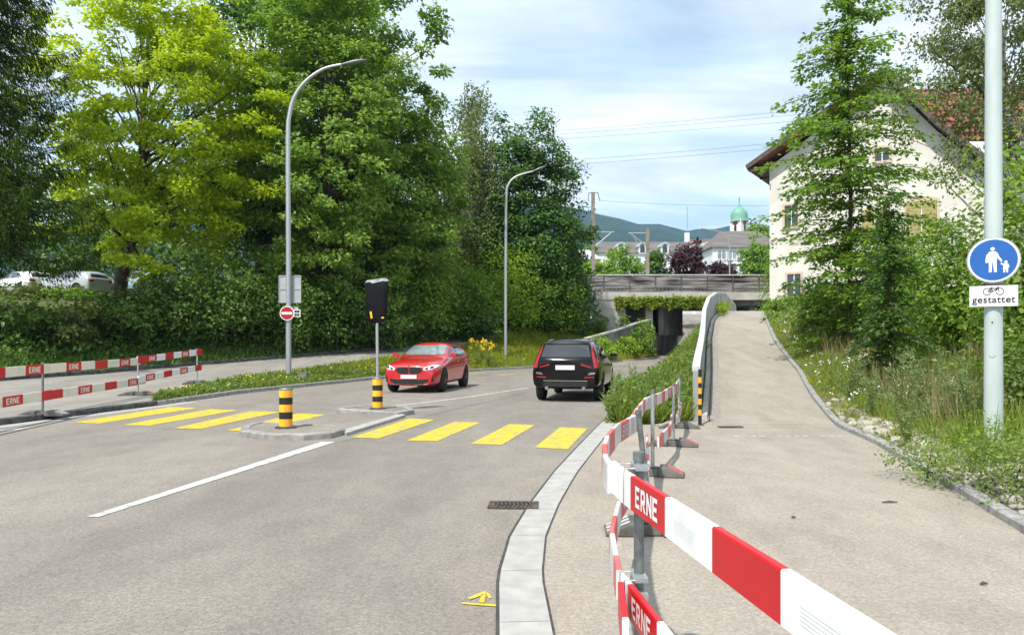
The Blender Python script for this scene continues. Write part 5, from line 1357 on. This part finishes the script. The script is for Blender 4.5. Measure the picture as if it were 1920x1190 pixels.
# --- shrubs on the left bank
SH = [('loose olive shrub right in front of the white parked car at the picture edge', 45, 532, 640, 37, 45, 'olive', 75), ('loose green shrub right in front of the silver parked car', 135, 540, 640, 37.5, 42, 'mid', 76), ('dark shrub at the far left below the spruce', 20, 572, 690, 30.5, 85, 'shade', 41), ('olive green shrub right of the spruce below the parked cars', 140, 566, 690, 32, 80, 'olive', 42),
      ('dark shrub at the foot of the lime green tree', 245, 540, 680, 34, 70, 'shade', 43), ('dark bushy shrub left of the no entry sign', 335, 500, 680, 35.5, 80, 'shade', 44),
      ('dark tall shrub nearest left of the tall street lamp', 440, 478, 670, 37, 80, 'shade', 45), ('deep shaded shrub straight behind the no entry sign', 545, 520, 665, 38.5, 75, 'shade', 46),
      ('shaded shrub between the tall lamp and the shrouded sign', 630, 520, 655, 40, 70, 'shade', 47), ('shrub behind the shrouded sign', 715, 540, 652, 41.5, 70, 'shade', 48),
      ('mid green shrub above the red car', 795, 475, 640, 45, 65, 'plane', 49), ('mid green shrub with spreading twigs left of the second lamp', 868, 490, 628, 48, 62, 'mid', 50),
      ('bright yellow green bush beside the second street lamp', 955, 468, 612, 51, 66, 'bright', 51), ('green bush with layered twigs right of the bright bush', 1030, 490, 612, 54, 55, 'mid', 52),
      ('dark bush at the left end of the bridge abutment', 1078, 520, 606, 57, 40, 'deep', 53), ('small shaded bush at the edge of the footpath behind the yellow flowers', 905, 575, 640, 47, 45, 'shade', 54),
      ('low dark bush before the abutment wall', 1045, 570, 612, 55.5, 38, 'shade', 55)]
for s in SH: shrub(*s, **(dict(K=26, per=34) if s[7] in (75, 76) else {}))
for s in (('grassy bright bush below the sloping wall nearest the black car', 1125, 634, 672, 53, 30, 'bright', 59), ('bright leafy bush below the sloping wall by the underpass', 1176, 628, 670, 56.6, 26, 'bright', 60), ('small green bush at the foot of the abutment by the lantern', 1122, 590, 618, 60, 16, 'mid', 56), ('rounded dark bush in front of the bridge recess', 1167, 594, 618, 60.3, 16, 'plane', 57),
          ('bright rounded bush at the end of the sloping wall', 1205, 600, 645, 58.3, 17, 'mid', 58)):
    shrub(*s, leaf=.16, K=42, per=40, group='bushes before the bridge')
# dark wood behind everything on the left
NR = np.random.default_rng(77)
n = 360; C = np.stack([NR.uniform(-48, 2, n), NR.uniform(56, 66, n), NR.uniform(4, 15, n)], -1); C[:, 2] = np.minimum(C[:, 2], 16 - .12 * (C[:, 0] + 48)); 
C[:, 1] += np.where(C[:, 0] > -6, 4, 0)
L = clump_leaves(C, 2.0, 60, .55, np.tile([[0, -1, .3]], (n, 1)))
tag(leaf_mesh('wood', *L, LM['deep']), 'dense dark wood closing the view behind the left trees', 'wood', kind='stuff')
n = 200; C = np.stack([NR.uniform(-46, -16, n), NR.uniform(47, 52, n), NR.uniform(4, 13, n)], -1)
C = C[(C[:, 2] > 6.6) | (C[:, 0] > -18)]
L = clump_leaves(C, 1.5, 60, .4, np.tile([[0, -1, .3]], (len(C), 1)))
tag(leaf_mesh('wood', *L, LM['shade']), 'shaded wood edge behind the parked cars', 'wood', kind='stuff')

# --- ground cover
def scatter(fa, fb, y0, y1, n, pw=1.0):
    y = y0 + (y1 - y0) * NR.random(n) ** pw; a, b = fa(y), fb(y); x = a + (b - a) * NR.random(n)
    return x, y
def blades(name, x, y, h, w, m, label, cat, lean=.45, parent=None, kind='stuff', zoff=-.02):
    n = len(x); p = np.stack([x, y, Hh(x, y) + zoff], -1)
    A = np.stack([NR.normal(size=n) * lean, NR.normal(size=n) * lean, np.ones(n)], -1); N = NR.normal(size=(n, 3)); N[:, 2] *= .3
    o = leaf_mesh(name, p, A, N, h, w, m, parent, .2); return tag(o, label, cat, kind=kind)
def tufty(x, y, f=1.3, s=0):
    return .5 + .5 * np.sin(x * f + 1.3 * np.sin(y * f * .8 + s)) * np.cos(y * f * 1.1 + s)
PFl = lambda y: PF(y); KBl = lambda y: KB(y)
x, y = scatter(lambda y: PF(y) + .03, lambda y: KB(y) - .01, 19.6, 34, 26000)
h = NR.uniform(.08, .24, len(x)) * (.7 + .6 * tufty(x, y, 1.7)); blades('grass', x, y, h, h * .16 + .006, LM['grass'], 'short bright green grass on the verge beside the left kerb', 'grass', .6)
x, y = scatter(lambda y: PF(y) + .1, lambda y: KB(y) - .02, 19.7, 36, 5200)
p = np.stack([x, y, Hh(x, y) + NR.uniform(.03, .2, len(x))], -1); L = NR.uniform(.05, .12, len(x))
tag(leaf_mesh('ground_cover', p, NR.normal(size=p.shape) + [0, 0, .3], NR.normal(size=p.shape) + [0, 0, 1.2], L, L * .7, LM['weed']), 'leafy low weeds among the verge grass', 'ground cover', kind='stuff')
x, y = scatter(lambda y: PF(y) + .03, lambda y: KB(y) - .01, 33, 61, 42000)
h = NR.uniform(.2, .62, len(x)) * (.6 + .7 * tufty(x, y, 1.1)) * np.interp(y, [33, 44, 50], [.38, .5, 1]); blades('grass', x, y, h, h * .09 + .012, LM['grassy'], 'tall yellow green meadow grass on the bank behind the cars', 'grass', .4)
x, y = scatter(lambda y: PB(y) - 4.2, lambda y: PB(y) - .05, 20, 58, 30000)
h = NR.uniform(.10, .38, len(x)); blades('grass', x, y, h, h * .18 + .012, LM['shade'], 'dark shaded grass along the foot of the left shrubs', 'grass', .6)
x, y = scatter(lambda y: PB(y) - 9, lambda y: PB(y) - 1.2, 22, 58, 16000)
p = np.stack([x, y, Hh(x, y) + NR.uniform(.02, .7, len(x))], -1); L = NR.uniform(.12, .26, len(x))
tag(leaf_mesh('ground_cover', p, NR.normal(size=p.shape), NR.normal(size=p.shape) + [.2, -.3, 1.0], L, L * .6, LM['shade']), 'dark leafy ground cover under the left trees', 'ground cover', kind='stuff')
# wedge between road and climbing path
WA = lambda y: GO(y) + .05; WB = lambda y: PL(y) - .26
x, y = scatter(WA, WB, 14.95, 46, 34000, 1.25)
h = NR.uniform(.15, .75, len(x)) * (.55 + .75 * tufty(x, y, 1.6)) ; blades('grass', x, y, h, h * .035 + .012, LM['grass'], 'tall grass on the wedge between the road and the parapet', 'grass', .55)
x, y = scatter(lambda y: GO(y) - .2, WB, 15.1, 40, 26000, 1.3)
p = np.stack([x, y, Hh(x, y) + NR.random(len(x)) ** 1.3 * .75 * (.4 + .8 * tufty(x, y, 1.5, 1))], -1); L = NR.uniform(.05, .15, len(x))
tag(leaf_mesh('ground_cover', p, NR.normal(size=p.shape) + [0, 0, .3], NR.normal(size=p.shape) + [0, -.3, 1.0], L, L * .55, LM['weed']), 'rank leafy weeds between the road edge and the parapet', 'ground cover', kind='stuff')
# right bank
RA = lambda y: PR(y) + .13
x, y = scatter(lambda y: PR(y) + .6, lambda y: PR(y) + 7, 9.5, 44, 64000, 1.2)
h = NR.uniform(.15, .70, len(x)) * (.45 + .85 * tufty(x, y, 1.2)); blades('grass', x, y, h, h * .018 + .006, LM['grass'], 'uneven tall grass over the right bank', 'grass', .36)
x, y = scatter(RA, lambda y: PR(y) + 1.5, 9, 42, 17000, 1.2)
h = NR.uniform(.08, .34, len(x)) * (.4 + .9 * tufty(x, y, 2.1, 2)); blades('grass', x, y, h, h * .03 + .005, LM['grassy'], 'ragged short grass behind the right kerb', 'grass', .55)
x, y = scatter(lambda y: PR(y) + .9, lambda y: PR(y) + 5.5, 10, 38, 15000, 1.2); k = tufty(x, y, .9, 3) > .5; x, y = x[k], y[k]
h = NR.uniform(.5, 1.15, len(x)); blades('grass', x, y, h, np.full(len(x), .012), LM['dry'], 'dry straw coloured stalks standing in the right bank grass', 'grass', .30)
x, y = scatter(RA, lambda y: PR(y) + 4, 6, 40, 15000, 1.4); k = tufty(x, y, 1.4, 5) > .42; x, y = x[k], y[k]
p = np.stack([x, y, Hh(x, y) + NR.random(len(x)) ** 1.5 * .45], -1); L = NR.uniform(.03, .10, len(x))
tag(leaf_mesh('ground_cover', p, NR.normal(size=p.shape) + [0, 0, .3], NR.normal(size=p.shape) + [0, -.3, 1.0], L, L * .5, LM['weed']), 'leafy weeds scattered over the stones of the right bank', 'ground cover', kind='stuff')
# flower dots
x, y = scatter(RA, lambda y: PR(y) + 2.4, 13, 36, 260); k = tufty(x, y, .8, 1) > .45; x, y = x[k], y[k]
p = np.stack([x, y, Hh(x, y) + NR.uniform(.25, .6, len(x))], -1); q = np.repeat(p, 5, 0) + NR.normal(size=(len(p) * 5, 3)) * .025
L = NR.uniform(.03, .06, len(q)); tag(leaf_mesh('wildflowers', q, NR.normal(size=q.shape), NR.normal(size=q.shape) * .4 + [0, -.5, 1.], L, L * .8, LM['flower_w']), 'small white flower heads in the right bank grass', 'flowers', kind='stuff')
x, y = scatter(lambda y: PF(y) + .2, lambda y: KB(y) - .1, 20, 52, 90)
p = np.stack([x, y, Hh(x, y) + NR.uniform(.12, .4, len(x))], -1); q = np.repeat(p, 4, 0) + NR.normal(size=(len(p) * 4, 3)) * .02
L = NR.uniform(.03, .07, len(q)); tag(leaf_mesh('wildflowers', q, NR.normal(size=q.shape), NR.normal(size=q.shape) * .4 + [0, -.5, 1.], L, L * .8, LM['flower_y']), 'small yellow flowers dotted over the left verge', 'flowers', kind='stuff')
# river stones
bm = bmesh.new(); bmesh.ops.create_icosphere(bm, subdivisions=2, radius=1); iv = np.array([v.co[:] for v in bm.verts]); fi = np.array([[v.index for v in f.verts] for f in bm.faces]); bm.free()
x, y = scatter(lambda y: PR(y) + .15, lambda y: PR(y) + 3.6, 5.2, 17, 2600, .9); k = (tufty(x, y, .7, 4) > .18) ; x, y = x[k], y[k]
n = len(x); s = NR.uniform(.025, .10, n) * np.where(NR.random(n) > .9, 1.7, 1)
sc_ = np.stack([s * NR.uniform(.8, 1.4, n), s * NR.uniform(.7, 1.1, n), s * NR.uniform(.45, .75, n)], -1); a = NR.uniform(0, 6.28, n)
vv_ = iv[None] * (1 + .16 * np.sin(iv[None] * 3 + NR.uniform(0, 6, (n, 1, 3)))) * sc_[:, None]
xx = vv_[..., 0] * np.cos(a)[:, None] - vv_[..., 1] * np.sin(a)[:, None]; yy = vv_[..., 0] * np.sin(a)[:, None] + vv_[..., 1] * np.cos(a)[:, None]
zz2 = vv_[..., 2] + (Hh(x, y) + s * .25)[:, None]
V = np.stack([xx + x[:, None], yy + y[:, None], zz2], -1).reshape(-1, 3); F = (fi[None] + (np.arange(n) * len(iv))[:, None, None]).reshape(-1, 3)
me = bpy.data.meshes.new('stones'); me.from_pydata(V.tolist(), [], F.tolist()); me.polygons.foreach_set('use_smooth', [True] * len(F))
sm = leaf_mat('river_stone', (.15, .13, .10), (.44, .41, .35), 0, .85); me.materials.append(sm)
tag(link('stones', me), 'pale rounded river stones scattered on the right bank', 'stones', kind='stuff')
ribbon('soil', lambda y: PR(y) + .14, lambda y: PR(y) + 4.2, 3, 18, M['soil'], .0, label='bare stony soil of the bank behind the right kerb', cat='soil', kind='structure')

# --- right trees
def layered(name, label, base, prof, seed, lm, leaf=.16, dz=.42, nb=6, dens=60, droop=.1, tr=.12, group=None, sp=.3, ztop=None):
    """prof: list of (z above base, branch length). flat sprays of leaves along nearly level branches"""
    global NR
    NR = np.random.default_rng(seed); e = empty(name, base, label, 'tree', group); g = MB()
    zs = [p[0] for p in prof]; ls = [p[1] for p in prof]; top = zs[-1]
    g.tube([(0, 0, -.2), (.05, 0, top * .4), (-.04, .03, top * .75), (0, 0, top)], [tr, tr * .75, tr * .4, .012], 8)
    PP, AA, NN = [], [], []; z = zs[0]; a0 = 0
    while z < top:
        Lb = np.interp(z, zs, ls)
        for k in range(nb):
            a = a0 + k * 2 * math.pi / nb + NR.normal() * .3; lb = Lb * NR.uniform(.55, 1.15); zz_ = z + NR.normal() * .18
            u = np.array([math.cos(a), math.sin(a), 0]); side = np.array([-u[1], u[0], 0]); tt = np.linspace(0, 1, 6)
            cur = u[None] * (tt * lb)[:, None] + side[None] * (np.sin(tt * 3 + a) * .06 * lb)[:, None]; cur[:, 2] = zz_ + lb * (.22 * tt - (.12 + droop) * tt ** 2)
            g.tube([tuple(q) for q in cur], [.022 * (1 - .8 * t) + .004 for t in tt], 5, caps=False)
            n = int(dens * lb + 14); t = NR.random(n) ** .95; i = t * 5; i0 = np.minimum(i.astype(int), 4); q = cur[i0] + (cur[i0 + 1] - cur[i0]) * (i - i0)[:, None]
            w = sp * lb * (.25 + np.sin(np.clip(t, 0, 1) * 2.6)) * .55; sd = NR.uniform(-1, 1, n)
            q = q + side * (sd * w)[:, None]; q[:, 2] += NR.normal(size=n) * .07 - abs(sd) * w * .18
            PP.append(q); AA.append(u * .7 + side * np.sign(sd)[:, None] * .7 + NR.normal(size=(n, 3)) * .35 - np.array([0, 0, .35])); NN.append(NR.normal(size=(n, 3)) * .38 + np.array([0, 0, 1.]))
        z += dz * NR.uniform(.75, 1.25); a0 += 1.1
    Pq = np.concatenate(PP); A = np.concatenate(AA); N = np.concatenate(NN); L = leaf * NR.uniform(.65, 1.25, len(Pq))
    leaf_mesh('crown', Pq, A, N, L, L * .62, LM[lm], e); g.build('trunk', M['bark'], e); return e
Yt = 24.; q = P(1592, 0, Yt); zb = H1(q.x, Yt)
layered('hornbeam_tree', 'tall slender tree with level leafy sprays in front of the cream gable', (q.x, Yt, zb), [(.6, 1.8), (1.8, 2.5), (3.5, 2.7), (5.2, 2.85), (7, 2.85), (8.5, 2.5), (9.8, 1.7), (11.2, 1.1), (12.6, .6)], 61, 'horn', leaf=.16, nb=6, dens=76, dz=.46, tr=.085, droop=.2)
Yt = 17.; q = P(1668, 0, Yt); zb = H1(q.x, Yt)
layered('hornbeam_tree', 'small dark tree with drooping leafy layers below the gable, right of the tall slender one', (q.x, Yt, zb), [(.35, .7), (1.2, .95), (2.2, .8), (3.2, .5), (4.4, .25)], 62, 'deep', leaf=.10, dz=.26, nb=6, dens=105, tr=.05, droop=.35)
bt = broadleaf('birch_tree', 'drooping birch behind the pale pole at the upper right', (12.8, 18.5, H1(12.8, 18.5)), (11.75, 18.2, 8.7), (1.9, 1.7, 3.9), 190, 110, .38, .095, 'birch', tr=.15, seed=63, shell=.3, nl=70, flat=.95, droop=.7, up=.3, bark='bark_birch', lump=.3)
g = MB(); b_ = Vector(bt.location); q = [P(1915, 285, 18.3) - b_, P(1868, 215, 18.1) - b_, P(1826, 152, 18) - b_, P(1790, 128, 17.9) - b_, P(1752, 98, 17.8) - b_, P(1735, 66, 17.8) - b_]
g.tube(q, [.06, .05, .038, .026, .018, .008], 7); g.build('limb', M['bark'], bt)
NR = np.random.default_rng(64); tt = NR.random(420) * 4.99; i0 = tt.astype(int); qa = np.array([tuple(v) for v in q]); p = qa[i0] + (qa[i0 + 1] - qa[i0]) * (tt - i0)[:, None] + NR.normal(size=(420, 3)) * [.10, .1, .06]; p[:, 2] -= NR.random(420) ** 2 * .55
L = NR.uniform(.05, .11, 420); leaf_mesh('leaves', p, NR.normal(size=p.shape) - [0, 0, .8], NR.normal(size=p.shape) + [0, -.4, .3], L, L * .6, LM['birch'], bt)
def bush(label, px, ytop, ybot, Y, hw, lm, seed, leaf=.15, K=None, per=44, **kw): return shrub(label, px, ytop, ybot, Y, hw, lm, seed, leaf=leaf, K=K, per=per, group=None, **kw)
bush('bright green bush before the shuttered house window', 1795, 405, 620, 20, 95, 'mid', 64, leaf=.13, K=230)
bush('dark leafy maple bush right behind the pale pole', 1922, 235, 620, 14.5, 52, 'plane', 65, leaf=.13, K=150)
bush('mid green bush at the foot of the tall slender tree', 1555, 520, 630, 27, 65, 'horn', 67, leaf=.16, K=130)
bush('green bush below the house gable behind the tall slender tree', 1665, 440, 600, 29, 62, 'mid', 68, leaf=.17, K=150)
bush('ivy covered mound at the crest of the path', 1500, 556, 606, 36, 62, 'horn', 69, leaf=.15, K=120)
bush('low leafy bush on the right bank at the picture edge', 1925, 640, 800, 11.5, 40, 'weed', 70, leaf=.08, K=90)
bush('low weed bush over the kerb in the lower right corner', 1905, 890, 990, 7.4, 55, 'weed', 71, leaf=.045, K=60, per=36)
bush('low weed bush at the foot of the pale pole', 1850, 838, 900, 8.9, 45, 'mid', 72, leaf=.045, K=34, per=28)
bush('thin tufted weed at the kerb on the right', 1740, 855, 920, 8.8, 40, 'weed', 73, leaf=.05, K=40, per=26)
bush('round bush beside the far end of the bridge behind the house corner', 1455, 440, 560, 56.5, 14, 'mid', 74, leaf=.2, K=40)
# tall single weeds
def mullein(label, x, y, h, seed, lm='greyweed', group='tall grey green weeds', fl=None):
    global NR
    NR = np.random.default_rng(seed); z = H1(x, y); e = empty('tall_weed', (x, y, z), label, 'weed', group)
    g = MB(); tips = []
    for k in range(5):
        a = NR.uniform(0, 6.28); l = NR.uniform(.1, .35) * h; t = (math.cos(a) * l, math.sin(a) * l, h * NR.uniform(.6, 1)); tips.append(t); g.tube([(0, 0, 0), (t[0] * .4, t[1] * .4, t[2] * .55), t], [.012, .008, .004], 5)
    g.build('stem', LM['weed'], e); PP = []
    for t in tips:
        u = NR.random(170); p = np.stack([np.array(t)[None] * 1.0 * np.array([1, 1, 1]) * np.stack([u ** 1.5, u ** 1.5, u], -1)], 0)[0] + NR.normal(size=(170, 3)) * .035; PP.append(p)
    p = np.concatenate(PP); L = NR.uniform(.03, .10, len(p)) * (h ** .5)
    leaf_mesh('leaves', p, NR.normal(size=p.shape) + [0, 0, .5], NR.normal(size=p.shape), L, L * .24, LM[lm], e)
    if fl:
        q = np.repeat(np.array(tips), 26, 0) + NR.normal(size=(len(tips) * 26, 3)) * .07; L = NR.uniform(.05, .10, len(q))
        leaf_mesh('blossom', q, NR.normal(size=q.shape), NR.normal(size=q.shape) + [0, -1, .5], L, L * .9, LM[fl], e)
    return e
T = 'grey green tall weed with bare spikes in the right bank grass'
for i, (px, Yy, hh) in enumerate(((1640, 14.5, 1.25), (1690, 13.2, 1.35), (1735, 12.6, 1.5), (1775, 12.2, 1.45), (1800, 11.6, 1.25), (1700, 11.0, .8), (1590, 16.5, 1.0), (1826, 10.8, 1.3))):
    mullein(T, P(px, 0, Yy).x, Yy, hh, 200 + i)
T = 'leafy tall weed leaning over the road edge behind the right barrier'
for i, (xx_, Yy, hh) in enumerate(((2.05, 15.3, .75), (2.35, 15.9, .95), (2.75, 15.6, .8), (3.1, 16.1, .9), (2.6, 17.2, 1.1), (3.3, 17.6, 1.1), (3.0, 18.8, 1.2), (3.9, 19.6, 1.1))):
    mullein(T, xx_, Yy, hh, 240 + i, group='tall weeds behind the right barrier', lm='weed' if i % 2 else 'greyweed')
for i, (px, Yy, hh) in enumerate(((893, 40.6, 1.55), (915, 41.2, 1.35), (903, 42.2, 1.0))):
    xx_ = P(px, 0, Yy).x; mullein('yellow flowering tall weed on the bank right of the red car', xx_, Yy, hh, 260 + i, 'weed', 'yellow flowering weeds', 'flower_y')
# vines hanging from the bridge deck and ivy over the parapet
NR = np.random.default_rng(90); n = 5200; x = NR.uniform(8.6, 17.6, n); zc = 5.15 - NR.random(n) * (.55 + .35 * np.sin(x * 2.3) ** 2); p = np.stack([x, BY0 - .06 - NR.random(n) * .35, zc + .25 * NR.random(n)], -1)
L = NR.uniform(.14, .28, n); tag(leaf_mesh('hanging_vine', p, NR.normal(size=p.shape) - [0, .3, .6], NR.normal(size=p.shape) * .6 + [0, -1, .7], L, L * .75, LM['vine']), 'yellow green vine hanging along the bridge edge over the underpass', 'vine')
q = P(1355, 583, 41.5); NR = np.random.default_rng(91); n = 520; yy_ = 39.6 + NR.normal(size=n) * 1.1; p = np.stack([PL(yy_) + .28 + NR.normal(size=n) * .16, yy_, ZP(yy_) + .12 + NR.random(n) * .42], -1); L = NR.uniform(.08, .17, n)
tag(leaf_mesh('vine', p, NR.normal(size=p.shape), NR.normal(size=p.shape) + [0, -.5, 1], L, L * .7, LM['vine']), 'tuft of yellow green leaves at the foot of the parapet near the crest', 'vine')
NR = np.random.default_rng(92)
qs = [P(1098, 640, 53), P(1150, 626, 56), P(1197, 610, 59), P(1219, 605, 61)]; PT = []
for a_, b_ in zip(qs[:-1], qs[1:]):
    t = NR.random(1500); z1 = a_.z + (b_.z - a_.z) * t - .05; xx_ = a_.x + (b_.x - a_.x) * t; yy_ = a_.y + (b_.y - a_.y) * t
    o_ = np.array([b_.y - a_.y, a_.x - b_.x]); o_ /= np.linalg.norm(o_); k = .16 + NR.random(1500) * .22
    xx_ = xx_ + o_[0] * k; yy_ = yy_ + o_[1] * k; zg = Hh(xx_, yy_); zz_ = zg + (z1 - zg) * NR.random(1500) ** 1.5 * (.55 + .35 * np.sin(yy_ * 2.1))
    PT.append(np.stack([xx_, yy_, zz_], -1))
p = np.concatenate(PT); L = NR.uniform(.12, .28, len(p))
tag(leaf_mesh('ivy', p, NR.normal(size=p.shape) - [0, 0, .4], NR.normal(size=p.shape) * .6 + [.6, -.7, .7], L, L * .7, LM['mid']), 'green ivy climbing the low retaining wall before the underpass', 'ivy')
# trees beyond the bridge
FT = [('green_tree', 'broad bright green tree behind the bridge wall near the tall mast', 1165, 472, 95, 44, 'mid', 301), ('conifer_tree', 'dull green pointed tree left of the purple tree', 1228, 480, 98, 20, 'shade', 302),
      ('purple_tree', 'dark purple leaved tree behind the middle of the bridge', 1288, 458, 92, 34, 'copper', 303), ('purple_tree', 'small purple tree at the foot of the white town building', 1352, 492, 96, 24, 'copper', 304),
      ('green_tree', 'green tree between the white town building and the house corner', 1420, 447, 90, 32, 'mid', 305), ('green_tree', 'dark green tree rising behind the small white house', 1098, 432, 130, 26, 'plane', 306),
      ('green_tree', 'yellow green tree low at the left end of the bridge wall', 1108, 492, 92, 24, 'bright', 307), ('green_tree', 'tree top on the ridge right of the church dome', 1420, 421, 240, 24, 'mid', 308)]
for nm, lab, px, yt, Yf, hw, lm, sd in FT:
    x0 = P(px, 0, Yf).x; zt = P(0, yt, Yf).z; w = hw / 1400 * Yf; zb = 6.0
    if sd == 308: zb = 30
    broadleaf(nm, lab, (x0, Yf, zb), (x0, Yf, (zb + zt) / 2 + .3), (w, w, (zt - zb) / 2), 90, 60, max(.8, w * .33), .42 if Yf < 200 else .9, lm, tr=.2, seed=sd, shell=.5, nl=10)
# verge plants beyond the underpass
NR = np.random.default_rng(95); n = 2600; t = NR.random(n); yy_ = 74 + t * 22; p = np.stack([XL(yy_) - .75 + NR.normal(size=n) * .22, yy_, ZR(yy_) + .1 + NR.random(n) * 1.3], -1); L = NR.uniform(.2, .4, n)
tag(leaf_mesh('hedge', p, NR.normal(size=p.shape), NR.normal(size=p.shape) + [.3, -.6, 1], L, L * .6, LM['mid']), 'green hedge strip beside the road beyond the underpass', 'hedge')
# small litter on the pavement
for i, (px, py, l) in enumerate(((1668, 943, .16), (1845, 1097, .05), (1488, 972, .04))):
    Yy = 1400 * H_CAM / (py - 640); xx_ = (px - 960) / 1400 * Yy
    g = MB(); g.tube([(-l / 2, 0, 0), (0, .006, .006), (l / 2, 0, 0)], [.006, .012, .005], 6)
    tag(g.build('fallen_twig', M['bark'], None, (xx_, Yy, .012)), ['long dark twig lying on the tan pavement at the right', 'small brown leaf scrap on the pavement at the lower right', 'tiny brown scrap on the pavement beyond the near board'][i], 'twig')
# ------------------------------------------------------------------ air
g = MB(); g.box((200, 1500, 159), (7600, 3300, 322))
hz_m = bpy.data.materials.new('haze'); hz_m.use_nodes = True
hn = hz_m.node_tree.nodes; hn.remove(hn['Principled BSDF']); pv = hn.new('ShaderNodeVolumePrincipled')
pv.inputs['Color'].default_value = (.30, .58, .92, 1); pv.inputs['Density'].default_value = .00015; pv.inputs['Anisotropy'].default_value = .2
hz_m.node_tree.links.new(pv.outputs[0], hn['Material Output'].inputs['Volume'])
ho = g.build('haze', hz_m); tag(ho, 'thin bluish summer haze in front of the distant hills', 'haze', kind='stuff')
